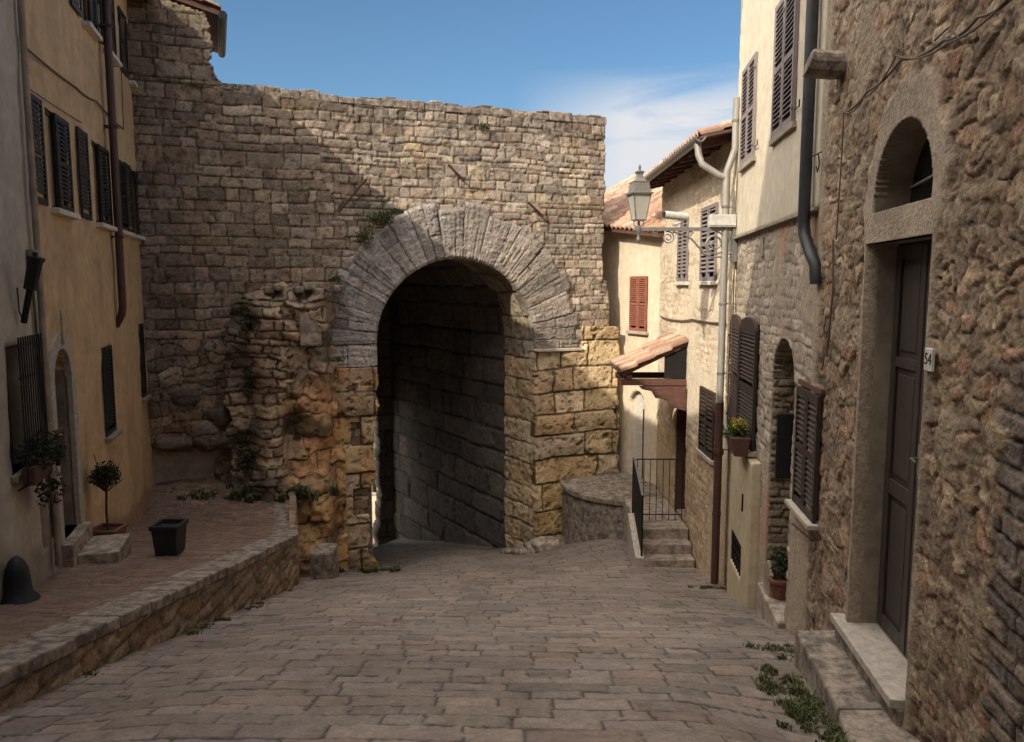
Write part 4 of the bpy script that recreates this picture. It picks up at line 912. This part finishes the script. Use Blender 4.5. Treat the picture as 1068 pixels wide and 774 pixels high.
hp = MB(); ha0, ha1 = RP(808, 590)[0], RP(801, 590)[0]; hp.prism(Rf, [(ha0, -3.86), (ha1, -3.86), (ha1, -3.45), ((ha0+ha1)/2, -3.32), (ha0, -3.45)], .01, .05); hp.build('hatch', M['trim'], yr)
# putlog slots, hook
for (x, y) in ((797, 258), (853, 352)):
    a, z = RP(x, y); MB().box(Rf, a-.09, a+.09, z-.12, z+.12, .0, .035).build('wall_box', M['trim'], yr)
# flower pot on the big window sill
fa, fz = RP(793, 462, .2)
fp = thing('flower_box', 'brown flower box with yellow flowers hanging on the sill of the open shutters', 'flower box', tuple(Rf.pt(fa, -2.25, .25)))
fq = MB(); fq.extr(Rf, [(-2.27, .14), (-2.02, .10), (-2.02, .36), (-2.27, .31)], bw[0]-.12, bw[0]+.42); fq.build('box', M['terrad'], fp, bevel=.012)
fc = Rf.pt(bw[0]+.15, -1.93, .23)
foliage('foliage', [(fc, (.13, .26, .1), 420, .035), (fc+np.array([-.1, 0, -.08]), (.1, .22, .1), 160, .03)], 'leaf', fp, 41); foliage('blossom', [(fc+np.array([0, 0, .05]), (.13, .26, .1), 260, .018)], 'petal', fp, 51)
# terracotta pot in the doorway
ta, tz_ = n1[1]-.42, -3.72; tp = Rf.pt(ta, tz_, -.08)
tpo = thing('terracotta_pot', 'small terracotta pot with a straggly plant on the step of the arched niche', 'plant pot', tuple(tp))
MB().lathe(tp, [(.09, 0), (.13, .2), (.145, .2), (.145, .24), (.12, .24), (.115, .18)], 14).build('pot', M['terra'], tpo, smooth=True)
foliage('foliage', [(tp+np.array([0, 0, .42]), (.13, .13, .22), 160, .035)], 'leafdk', tpo, 61)

# ================================================================== far right: beige brick house with gutter
fh = thing('beige_house', 'beige stone house with grey louvred shutters and tiled roof, behind the street lamp', 'house', (3.6, 15, -5))
def fh_lay(u, v):
    d, I, _, _ = coursed(u, v, .12, .3, 901, warp=.03, wsc=.35, vary=.3)
    h, c = stonework(u, v, d, I, [(.54, .44, .32), (.57, .47, .34), (.51, .41, .3), (.59, .5, .37)], (.48, .39, .28), depth=.010, rnd=.02, jw=.011, rough=.006, idoff=.006, seed=903, tone=.1)
    pl = ss(-.1, .4, fbm(u, v, 1.0, 905, 4)); n = fbm(u, v, .15, 907, 3); h = h*(1-pl)+pl*(.012+.005*n); c = mixc(c, np.array((.6, .51, .38))[None, None, :]*(1+.1*n)[..., None], pl)
    low = ss(-2.6, -3.4, v); c = mixc(c, c*np.array((.8, .72, .62)), low)
    return h, c
fw1 = (12.9, 13.55, .12, 1.42); fw1 = (Xf.px(748, 292)[0], Xf.px(732, 292)[0], .08, 1.4); fw2 = (Xf.px(718, 292)[0], Xf.px(708, 292)[0], .08, 1.35)
fw3 = (Xf.px(746.5, 440)[0], Xf.px(731.5, 440)[0], -3.0, -1.83); alc = (15.12, 16.2, -5.0, -2.05)
wall('wall', Xf, 12.2, 18.2, -6.2, 2.32, .03, fh_lay, holes=[fw1, fw2, fw3, alc], parent=fh, skirt=.15)
bb = MB(); bb.box(Xf, 12.25, 15.0, -6, 2.3, -6, -.25); bb.box(Xf, 16.2, 18.2, -6, 2.3, -6, -.25); bb.box(Xf, 15.0, 16.2, -2.0, 2.3, -6, -.25); bb.box(Xf, 15.0, 16.2, -6, -2, -6, -.75); bb.box(Xf, 15.0, 16.2, -6, -4.8, -.75, -.05)
bb.build('house_body', M['concrete'], fh)
for w_ in (fw1, fw2, fw3):
    w = window(Xf, *w_, fh, sill='sillw' if w_ is not fw3 else 'sill', so=.08); m_ = (w_[0]+w_[1])/2; mt_ = M['shut_grey'] if w_ is not fw3 else M['shut_dark']
    shutter(Xf, w_[0], m_-.004, w_[2], w_[3], .012, mt_, w, pitch=.075); shutter(Xf, m_+.004, w_[1], w_[2], w_[3], .012, mt_, w, pitch=.075)
am = MB(); am.box(Xf, alc[0]-.04, alc[0]+.05, alc[2], alc[3], -.7, -.02); am.box(Xf, alc[1]-.05, alc[1]+.04, alc[2], alc[3], -.7, -.02); am.box(Xf, alc[0], alc[1], alc[3]-.05, alc[3]+.03, -.7, -.02); am.build('porch_reveal', M['timber'], fh)
MB().box(Xf, alc[0], alc[1], alc[2], alc[3], -.66, -.6).build('door', M['door_brown'], fh)
# eaves
eg = MB()
for k in range(9):
    y = 12.5+k*.68; eg.extr(Fr((0, y), (0, 1), (-1, 0)), [(2.30, -3.6), (2.42, -3.6), (2.28, -2.98), (2.16, -2.98)], 0, .1)
eg.extr(Fr((0, 0), (0, 1), (-1, 0)), [(2.44, -3.7), (2.48, -3.7), (2.32, -2.95), (2.28, -2.95)], 12.22, 18.3)
eg.build('eave', M['timber'], fh)
roof('roof', (2.93, 12.22, 2.34), (0, 1, 0), (1, 0, .30), 6.1, 4.2, fh, 21, per=.2)
gu = MB(); n = 9; prof = [(2.2+.085+.085*math.sin(t), -2.9+.085*math.cos(t)) for t in np.linspace(math.pi, 2*math.pi, n)]+[(2.2+.085+.07*math.sin(t), -2.9+.07*math.cos(t)) for t in np.linspace(2*math.pi, math.pi, n)]
gu.extr(Fr((0, 0), (0, 1), (-1, 0)), prof, 12.1, 18.3); gu.build('gutter', M['zinc'], fh)
# pipes at the corner
CX, CY = 3.32, 12.12
pg = MB(); pg.tube([(2.9, 12.3, 2.2), (2.91, 12.25, 2.02), (2.95, 12.2, 1.88), (3.2, 12.15, 1.70), (CX, CY, 1.66)], .055, 10)
pg.tube([(CX+.12, CY, 2.85), (CX+.12, CY, 2.1), (CX+.06, CY, 1.92), (CX, CY, 1.75), (CX, CY, -1.9)], .056, 10); pg.build('downpipe', M['pipe_grey'], fh, smooth=True)
pb = MB(); pb.tube([(CX, CY, -1.85), (CX, CY, -4.85)], .064, 10); pb.lathe((CX, CY, -2.7), [(.08, 0), (.09, .02), (.08, .1)], 10); pb.lathe((CX, CY, -3.7), [(.075, 0), (.075, .05)], 10)
pb.tube([(CX-.18, CY, -2.62), (CX+.25, CY, -2.62)], .01, 5); pb.build('downpipe_foot', M['copper'], fh, smooth=True)
kc = MB()
for z in (2.5, 1.2, -.3, -1.4): kc.lathe((CX+(.12 if z > 2 else 0), CY, z), [(.066, 0), (.066, .035)], 12); kc.tube([(CX+.05, CY, z+.015), (CX+.24, CY+.02, z+.015)], .008, 5)
kc.build('pipe_clamps', M['zinc'], fh)
MB().tube([(CX+.1, CY-.06, .9), (CX+.16, CY-.05, .4), (CX+.11, CY-.06, -.2), (CX+.15, CY-.05, -1.0), (CX+.12, CY-.05, -2.2)], .008, 5).tube([(CX+.13, CY-.06, 1.1), (CX+.17, CY-.05, 2.0), (CX+.2, CY-.02, 2.9)], .008, 5).build('cable', M['cable'], fh)
cable(Xf, [(689, 330, .04), (705, 334, .04), (722, 333, .04), (757, 337, .04)], .016, fh, .02)
# porch canopy
pc = thing('porch_canopy', 'small tiled lean-to canopy on timber brackets above the stair landing', 'canopy', (3.5, 15.4, -2))
cn = np.array([-1.3, 0, -.66])
roof('canopy_tiles', (2.16, 15.12, -1.68), (0, 1, 0), (1.34, 0, .64), 1.5, 1.46, pc, 31, per=.19)
cb = MB(); YF = Fr((0, 0), (0, 1), (-1, 0))
for y in (15.2, 15.8, 16.45): cb.extr(YF, [(-1.08, -3.5), (-1.18, -3.5), (-1.80, -2.22), (-1.70, -2.22)], y, y+.09)
cb.extr(YF, [(-1.08, -3.5), (-1.05, -3.5), (-1.70, -2.14), (-1.73, -2.14)], 15.14, 16.6)
cb.build('rafters', M['timber'], pc)
cb = MB()
cb.box(YF, 15.2, 15.32, -1.98, -1.86, -3.5, -2.2); cb.box(YF, 16.4, 16.52, -1.98, -1.86, -3.5, -2.24); cb.box(YF, 15.2, 16.55, -1.88, -1.78, -2.40, -2.28)
for y in (15.21, 16.41): cb.extr(YF, [(-2.0, -3.5), (-2.0, -2.55), (-2.06, -2.6), (-2.1, -2.8), (-2.24, -2.88), (-2.26, -3.1), (-2.42, -3.2), (-2.5, -3.5)], y, y+.1)
cb.build('brackets', M['timber'], pc)
cd = MB(); cd.box(YF, 15.24, 15.28, -1.84, -1.2, -3.5, -3.05); cd.build('dark_side_opening', M['void'], pc)  # black sheet put in for the shade of the canopy's side opening

# ================================================================== white house behind
wh = thing('white_house', 'sunlit cream-white house with a red closed shutter and arched doorway, right of the gate', 'house', tuple(Wf.pt(1, -5)))
ws_ = (Wf.px(675.5, 320)[0], Wf.px(658, 320)[0], -1.12, .22); wd_ = (Wf.px(671.5, 450)[0], Wf.px(656, 450)[0], -5.0, -2.62)
wall('wall', Wf, -.02, 6, -7, 1.9, .05, plaster((.60, .51, .38), 951, .006, .06), holes=[ws_, (wd_[0], wd_[1], wd_[2], wd_[3], 'arch')], parent=wh, mat=M['plaster'], skirt=.2,
     mask=lambda a, b: b < 1.36+.12*a)
w = window(Wf, *ws_, wh, sill='sill', so=.1); m_ = (ws_[0]+ws_[1])/2
shutter(Wf, ws_[0], m_-.003, ws_[2], ws_[3], .01, M['shut_red'], w, pitch=.05); shutter(Wf, m_+.003, ws_[1], ws_[2], ws_[3], .01, M['shut_red'], w, pitch=.05)
dq = MB(); dq.box(Wf, wd_[0]-.02, wd_[1]+.02, wd_[2], wd_[3], -.2, -.14); dw_ = dq.build('doorway', M['sillw'], wh)
MB().box(Wf, wd_[0], wd_[0]+.22, wd_[2], wd_[3]-.45, -.14, -.11).build('door', M['door_brown'], dw_)
WS = MB(); WS.box(Wf, .05, 6, -7, 1.2, -5, -.4); WS.build('house_body', M['concrete'], wh)
roof('roof', Wf.pt(-.35, 1.22, .34), (-.41, .91, .11), (.91, .41, .52), 5.4, 3.2, wh, 41, per=.2)
MB().prism(Wf, [(-.35, 1.1), (-.35, 1.2), (5, 1.86), (5, 1.76)], -.3, .3).build('eave', M['timber'], wh)

# round stone plinth
rp = thing('round_plinth', 'low rounded stone platform with mossy top, between the gate and the stair', 'platform', (2, 17.6, -5.5))
pts = [(1.25, 18.65), (1.28, 18.2), (1.42, 17.75), (1.68, 17.35), (2.02, 17.05), (2.4, 16.85), (2.8, 16.75), (3.4, 16.7), (3.5, 18.2), (2.7, 20.0), (2.0, 19.1)]
MB().plan(pts, -7.2, lambda x, y: -4.93).build('body', M['slabd'], rp, bevel=.03)
pts2 = [(x+(2.6-x)*-.04, y-.05 if y < 18.3 else y) for x, y in pts]
MB().plan(pts2, -4.93, -4.80).build('capping', M['slabd'], rp, bevel=.03)

# ================================================================== stair with railings
sr = thing('stair', 'short flight of three stone steps with a low side wall, rising to the porch landing', 'stair', (2.9, 14, -5.3))
XW = Fr((0, 0), (1, 0), (0, -1))
zs = [-5.15, -4.95, -4.74]; ys = [14.0, 14.32, 14.62]
for k in range(3): MB().box(XW, 2.5, 3.46, -6.3, zs[k], -(16.8 if k == 2 else ys[k+1]+.05), -ys[k]).build('landing' if k == 2 else 'step', M['slab'], sr, bevel=.015)
sw = MB(); sw.extr(Fr((0, 0), (1, 0), (0, -1)), [(-6.4, -13.93), (-5.08, -13.93), (-4.52, -14.95), (-6.4, -14.95)], 2.32, 2.49); sw.build('side_wall', M['sill'], sr, bevel=.015)
ra = thing('stair_railing', 'black iron railing with vertical bars and a mesh side panel around the stair landing', 'railing', (2.5, 15, -4.7))
pa_ = MB(); X0 = 2.44
def prz(y): return -4.99+(y-13.85)*.41 if y < 15.2 else -4.44
m = MB(); tops = [(13.98, -3.9), (14.95, -3.45), (15.1, -3.43)]; bots = [(13.98, -4.98), (14.95, -4.45), (15.1, -4.45)]
m.tube([(X0, y, z) for y, z in tops], .022, 6); m.build('handrail', M['lampmetal'], ra)
m = MB(); m.tube([(X0, y, z) for y, z in bots], .015, 6); m.tube([(X0, 13.98, -5.15), (X0, 13.98, -3.9)], .02, 6); m.tube([(X0, 15.1, -4.75), (X0, 15.1, -3.43)], .02, 6); m.build('panel_frame', M['iron'], ra)
m = MB()
for k in range(28):
    y = 14.0+k*.04; f = min(1, (y-13.98)/.97); zt = -3.9+.45*f; zb = -4.98+.53*f; m.box(XW, X0-.006, X0+.006, zb, zt, -y-.012, -y+.012)
m.build('side_panel', M['iron'], ra)
m = MB(); m.tube([(X0, 15.1, -3.46), (3.42, 15.1, -3.46)], .014, 6); m.tube([(X0, 15.1, -4.6), (3.42, 15.1, -4.6)], .012, 6)
for k in range(8): x = X0+.08+k*.13; m.tube([(x, 15.1, -3.46), (x, 15.1, -4.72)], .008, 5)
m.build('bars', M['iron'], ra)

# ================================================================== street lamp
LX, LY, LZ = 1.97, 12.1, .87
sl = thing('street_lamp', 'grey iron street lantern on a long scrolled wall bracket, right of the arch', 'street lamp', (3.4, LY, LZ))
m = MB(); AF = Fr((0, LY), (1, 0), (0, -1))
m.box(AF, LX-.06, 3.52, LZ-.025, LZ+.03, -.025, .025); m.box(AF, 3.42, 3.5, LZ-.5, LZ+.25, -.05, .05); m.tube([(3.45, LY, LZ+.2), (3.35, LY, LZ), (3.4, LY, LZ-.2)], .02, 6)
m.build('arm', M['lampmetal'], sl)
def spiral(cx, cz, r0, r1, a0, a1, n=26): return [(cx+(r0+(r1-r0)*k/(n-1))*math.cos(a0+(a1-a0)*k/(n-1)), LY, cz+(r0+(r1-r0)*k/(n-1))*math.sin(a0+(a1-a0)*k/(n-1))) for k in range(n)]
m = MB()
m.tube(spiral(3.16, LZ-.22, .19, .03, math.pi/2, math.pi/2-4.2*math.pi, 44), .016, 6)
m.tube(spiral(2.43, LZ-.13, .10, .02, math.pi/2+.3, math.pi/2-3.6*math.pi, 34), .012, 6)
m.tube([(2.30, LY, LZ-.03), (2.2, LY, LZ-.06), (2.22, LY, LZ-.1)], .010, 6)
m.tube([(2.5, LY, LZ-.04), (2.65, LY, LZ-.07), (2.8, LY, LZ-.15), (2.9, LY, LZ-.26), (3.0, LY, LZ-.38)], .016, 6)
m.tube([(3.0, LY, LZ-.38), (3.12, LY, LZ-.43), (3.3, LY, LZ-.42), (3.42, LY, LZ-.36)], .016, 6)
m.tube(spiral(2.78, LZ-.07, .045, .01, 0, 3*math.pi, 16), .009, 5); m.build('scrollwork', M['lampmetal'], sl)
m = MB(); m.lathe((LX, LY, LZ), [(.012, -.2), (.03, -.18), (.035, -.14), (.018, -.11), (.03, -.06), (.045, -.03), (.045, .03), (.02, .05), (.02, .12)], 10)
for sg in (-1, 1): m.tube([(LX, LY, LZ+.03), (LX+sg*.07, LY, LZ+.06), (LX+sg*.08, LY, LZ+.1), (LX+sg*.05, LY, LZ+.15)], .009, 5)
m.build('bracket_post', M['lampmetal'], sl, smooth=True)
rt_ = R_(45+12)
body = MB(); body.lathe((LX, LY, LZ+.15), [(.115, 0), (.195, .39)], 4, rt_); body.build('lantern_glass', M['lampglass'], sl)
m = MB(); q = math.sqrt(2)
for k in range(4):
    a = rt_+k*math.pi/2; m.tube([(LX+.118*math.cos(a), LY+.118*math.sin(a), LZ+.15), (LX+.2*math.cos(a), LY+.2*math.sin(a), LZ+.54)], .009, 5)
m.lathe((LX, LY, LZ+.13), [(.12, 0), (.125, .02)], 4, rt_)
m.lathe((LX, LY, LZ+.53), [(.235, 0), (.24, .025), (.19, .04), (.165, .17), (.175, .19), (.12, .2), (.08, .25), (.055, .30), (.065, .32), (.085, .345), (.05, .36), (.02, .37), (.02, .4), (.025, .42), (.006, .46)], 4, rt_)
m.build('lantern_frame', M['lampmetal'], sl)
m = MB().lathe((LX, LY, LZ+.2), [(.02, 0), (.05, .08), (.04, .18), (.02, .2)], 10); m.build('bulb', M['white'], sl)
# white box and camera on the arm
jb = MB(); jb.box(AF, 3.06, 3.46, LZ+.05, LZ+.22, -.08, .1); jb.box(AF, 3.06, 3.46, LZ+.031, LZ+.048, -.07, .09)
tag(jb.build('junction_box', M['white'], None, bevel=.008), 'white electrical box resting on the lamp bracket next to the wall', 'electrical box')
sc_ = thing('security_camera', 'small white bullet security camera mounted on top of the lamp bracket', 'camera', (2.5, LY, LZ))
m = MB(); m.tube([(2.36, LY-.05, LZ+.22), (2.42, LY-.04, LZ+.215), (2.72, LY+.02, LZ+.19)], .062, 10); m.build('camera_body', M['white'], sc_, smooth=True)
m = MB(); m.tube([(2.34, LY-.055, LZ+.222), (2.36, LY-.05, LZ+.22)], .05, 10); m.build('lens', M['glass'], sc_)
m = MB(); m.tube([(2.6, LY, LZ+.03), (2.6, LY, LZ+.15)], .025, 6); m.tube([(2.5, LY, LZ+.07), (2.62, LY, LZ+.1)], .03, 6); m.build('mount', M['white'], sc_)

# ================================================================== plants
def tuft(name, label, cx, cy, cz, rx, ry_, hgt, n, seed, mat='moss', blade=.007):
    rs = np.random.RandomState(seed); mb = MB(); cols = []
    nc_ = max(6, n//28); cen = [(cx+rs.normal()*rx*.5, cy+rs.normal()*ry_*.5, rs.uniform(.5, 1.4)) for _ in range(nc_)]
    for i in range(n):
        q_ = cen[rs.randint(nc_)]; x = q_[0]+rs.normal()*.035*q_[2]; y = q_[1]+rs.normal()*.035*q_[2]; a = rs.rand()*6.28; l = hgt*rs.uniform(.4, 1.1)*q_[2]; dx = math.cos(a); dy = math.sin(a); le = rs.uniform(.2, .9)*l
        zz = cz(x, y) if callable(cz) else cz+rs.normal()*.01
        px = -dy*blade*rs.uniform(.6, 1.6); py = dx*blade
        mb.add([(x-px, y-py, zz-.01), (x+px, y+py, zz-.01), (x+dx*le*.5+px, y+dy*le*.5+py, zz+l*.6), (x+dx*le, y+dy*le, zz+l*.8), (x+dx*le*.5-px, y+dy*le*.5-py, zz+l*.6)], [(0, 1, 2, 4), (4, 2, 3)]); cols += [rs.rand()]*5
    me = bpy.data.meshes.new(name); me.from_pydata(mb.v, [], mb.f); at = me.color_attributes.new('Col', 'FLOAT_COLOR', 'POINT'); at.data.foreach_set('color', np.repeat(np.array(cols)[:, None], 4, 1).astype(np.float32).ravel())
    return tag(link(name, me, M[mat], None), label, 'weeds', 'weeds on the stones')
Sf = lambda x, y: float(S(x, y))
tuft('weeds', 'leafy green weeds along the foot of the kerb step at the lower right', 2.16, 5.35, Sf, .2, .8, .07, 1500, 3)
tuft('weeds', 'small weeds in the paving in front of the brick niche', 2.5, 6.9, Sf, .4, .5, .035, 300, 4)
tuft('weeds', 'weeds at the foot of the brown drainpipe', 3.2, 11.9, Sf, .4, .2, .05, 260, 5)
tuft('weeds', 'dark green weeds along the foot of the left pier of the arch', -2.95, 16.35, Sf, .8, .3, .12, 700, 6, blade=.014)
tuft('weeds', 'strip of weeds where the terrace meets the old wall', -6.2, 15.55, lambda x, y: float(T(0, y))+.05, 2.2, .35, .25, 1500, 7, blade=.02)
tuft('weeds', 'thin weeds along the foot of the retaining wall', -3.48, 9.3, Sf, .08, 4.2, .04, 420, 8)
# plants growing on the masonry
c1 = G.pt(*G.px(398, 228, .25), .25); c2 = G.pt(*G.px(380, 246, .2), .2); c3 = G.pt(*G.px(412, 221, .25), .25)
wp = foliage('wall_plant', [(c1, (.3, .12, .16), 420, .04), (c2, (.22, .12, .18), 260, .04), (c3, (.22, .1, .07), 200, .035)], 'moss', None, 71); tag(wp, 'green plants growing out of the masonry at the upper left edge of the arch ring', 'plant')
c1 = G.pt(*G.px(505, 132, .12), .12); wp = foliage('wall_plant', [(c1, (.16, .06, .1), 130, .03)], 'leafdk', None, 75); tag(wp, 'small dark plant growing high on the gate wall near its top', 'plant')
c1 = G.pt(*G.px(262, 340, .6), .55); c2 = G.pt(*G.px(262, 400, .6), .5); c3 = G.pt(*G.px(258, 480, .6), .5); c4 = G.pt(*G.px(350, 290, .3), .2)
wp = foliage('wall_plant', [(c1, (.25, .12, .35), 420, .035), (c2, (.2, .12, .4), 300, .035), (c3, (.3, .15, .4), 420, .035), ], 'leafdk', None, 77); tag(wp, 'dark creeper clinging to the left flank of the ruined masonry', 'plant')
wp = foliage('wall_plant', [(c4, (.16, .08, .14), 140, .035), (G.pt(*G.px(352, 375, .5), .45), (.2, .1, .06), 140, .03)], 'moss', None, 79); tag(wp, 'dry weeds tucked above the wedged block beside the arch ring', 'plant')

# ================================================================== beyond the gate
far = thing('garden_tree', 'bright green tree seen through the far end of the arch', 'tree', (-9.8, 52, -14.5))
rs = np.random.RandomState(9); cl = []
for k in range(26):
    d = rs.normal(size=3); cl.append(((-9.6+d[0]*1.9, 53+d[1]*1.5, -11.3+d[2]*.95), (.9, .9, .6), 260, .13))
foliage('crown', cl, 'leaffar', far, 91)
MB().tube([(-9.8, 53, -16.5), (-9.7, 53, -13), (-9.4, 53, -11)], .2, 8, r1=.08).build('trunk', M['bark'], far)
FWf = Fr((-14, 50), (1, 0), (0, -1))
gw = thing('garden_wall', 'low sunlit plastered wall below the tree beyond the arch', 'wall', (-10, 50, -15.5))
wall('wall_face', FWf, -4, 12, -16.5, -13.9, .15, plaster((.5, .42, .3), 981, .01, .12), parent=gw, mat=M['plaster'], skirt=.3)
MB().box(FWf, -4, 12, -13.9, -13.8, -.35, .06).build('coping', M['slab'], gw)

# ================================================================== light, sky, camera
sc = bpy.context.scene
wd = bpy.data.worlds.new('World'); sc.world = wd; wd.use_nodes = True; nt2 = wd.node_tree; N = nt2.nodes.new; L = nt2.links.new; bg = nt2.nodes['Background']
sky = N('ShaderNodeTexSky'); sky.sky_type = 'NISHITA'; sky.sun_disc = False; el = math.asin(-SUNV.z); sky.sun_elevation = el; sky.sun_rotation = math.atan2(-SUNV.x, -SUNV.y) % (2*math.pi)
sky.air_density = 1.0; sky.dust_density = .7; sky.ozone_density = 1.2
tc_ = N('ShaderNodeTexCoord'); mp = N('ShaderNodeMapping'); mp.inputs['Scale'].default_value = (1.2, 1.2, 6.5); mp.inputs['Rotation'].default_value = (0, R_(-12), 0)
n_ = N('ShaderNodeTexNoise'); n_.inputs['Scale'].default_value = 2.2; n_.inputs['Detail'].default_value = 8; n_.inputs['Roughness'].default_value = .6; n_.inputs['Distortion'].default_value = .5
cr = N('ShaderNodeMapRange'); cr.inputs['From Min'].default_value = .27; cr.inputs['From Max'].default_value = .45
sep = N('ShaderNodeSeparateXYZ'); az = N('ShaderNodeMapRange'); az.inputs['From Min'].default_value = .0; az.inputs['From Max'].default_value = .14
elv = N('ShaderNodeMapRange'); elv.inputs['From Min'].default_value = .262; elv.inputs['From Max'].default_value = .205
m1 = N('ShaderNodeMath'); m1.operation = 'MULTIPLY'; m2 = N('ShaderNodeMath'); m2.operation = 'MULTIPLY'; m3 = N('ShaderNodeMath'); m3.operation = 'MULTIPLY'; m3.inputs[1].default_value = 1.0
mix = N('ShaderNodeMix'); mix.data_type = 'RGBA'; mix.inputs['B'].default_value = (6.4, 6.5, 6.8, 1)
L(tc_.outputs['Generated'], mp.inputs['Vector']); L(mp.outputs['Vector'], n_.inputs['Vector']); L(n_.outputs['Fac'], cr.inputs['Value'])
L(tc_.outputs['Generated'], sep.inputs['Vector']); L(sep.outputs['X'], az.inputs['Value']); L(sep.outputs['Z'], elv.inputs['Value'])
L(cr.outputs['Result'], m1.inputs[0]); L(az.outputs['Result'], m1.inputs[1]); L(m1.outputs[0], m2.inputs[0]); L(elv.outputs['Result'], m2.inputs[1]); L(m2.outputs[0], m3.inputs[0])
L(m3.outputs[0], mix.inputs['Factor'])
tint = N('ShaderNodeMix'); tint.data_type = 'RGBA'; tint.blend_type = 'MULTIPLY'; tint.inputs['Factor'].default_value = 1; tint.inputs['B'].default_value = (.66, .88, 1.0, 1)
L(sky.outputs['Color'], tint.inputs['A']); L(tint.outputs['Result'], mix.inputs['A'])
# broken bright cloud added out of view, overhead and left, to fill the shade
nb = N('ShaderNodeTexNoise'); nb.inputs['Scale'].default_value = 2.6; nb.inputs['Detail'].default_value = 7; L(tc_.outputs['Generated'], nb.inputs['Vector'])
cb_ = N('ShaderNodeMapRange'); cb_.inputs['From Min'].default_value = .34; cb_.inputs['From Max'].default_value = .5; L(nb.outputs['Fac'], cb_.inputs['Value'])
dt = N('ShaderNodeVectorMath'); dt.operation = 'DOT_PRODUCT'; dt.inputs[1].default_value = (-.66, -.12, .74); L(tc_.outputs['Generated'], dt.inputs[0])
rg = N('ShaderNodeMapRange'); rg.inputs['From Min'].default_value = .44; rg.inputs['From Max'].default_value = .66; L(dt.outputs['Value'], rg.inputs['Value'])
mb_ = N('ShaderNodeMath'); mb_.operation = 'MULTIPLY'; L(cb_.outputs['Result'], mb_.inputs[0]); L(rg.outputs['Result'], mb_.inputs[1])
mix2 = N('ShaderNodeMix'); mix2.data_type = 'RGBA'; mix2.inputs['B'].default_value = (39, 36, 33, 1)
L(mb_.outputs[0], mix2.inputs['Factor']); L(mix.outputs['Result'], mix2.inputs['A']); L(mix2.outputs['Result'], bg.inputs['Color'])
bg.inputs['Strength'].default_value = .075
sd = bpy.data.lights.new('sun', 'SUN'); sd.energy = 3.25; sd.angle = R_(.53); sd.color = (1, .9, .74); so = bpy.data.objects.new('sun', sd); C.objects.link(so)
so.rotation_euler = SUNV.to_track_quat('-Z', 'Y').to_euler()
cam = bpy.data.cameras.new('camera'); co = bpy.data.objects.new('camera', cam); C.objects.link(co); sc.camera = co
cam.sensor_width = 36; cam.lens = 36*FPX/1068; cam.clip_start = .05; cam.clip_end = 8000; co.rotation_euler = (math.pi/2-PITCH, 0, 0)
sc.view_settings.view_transform = 'Standard'; sc.view_settings.look = 'None'; sc.view_settings.exposure = .7; sc.view_settings.gamma = 1; sc.view_settings.use_curve_mapping = False
sc.cycles.max_bounces = 8; sc.cycles.diffuse_bounces = 6; sc.cycles.use_denoising = True
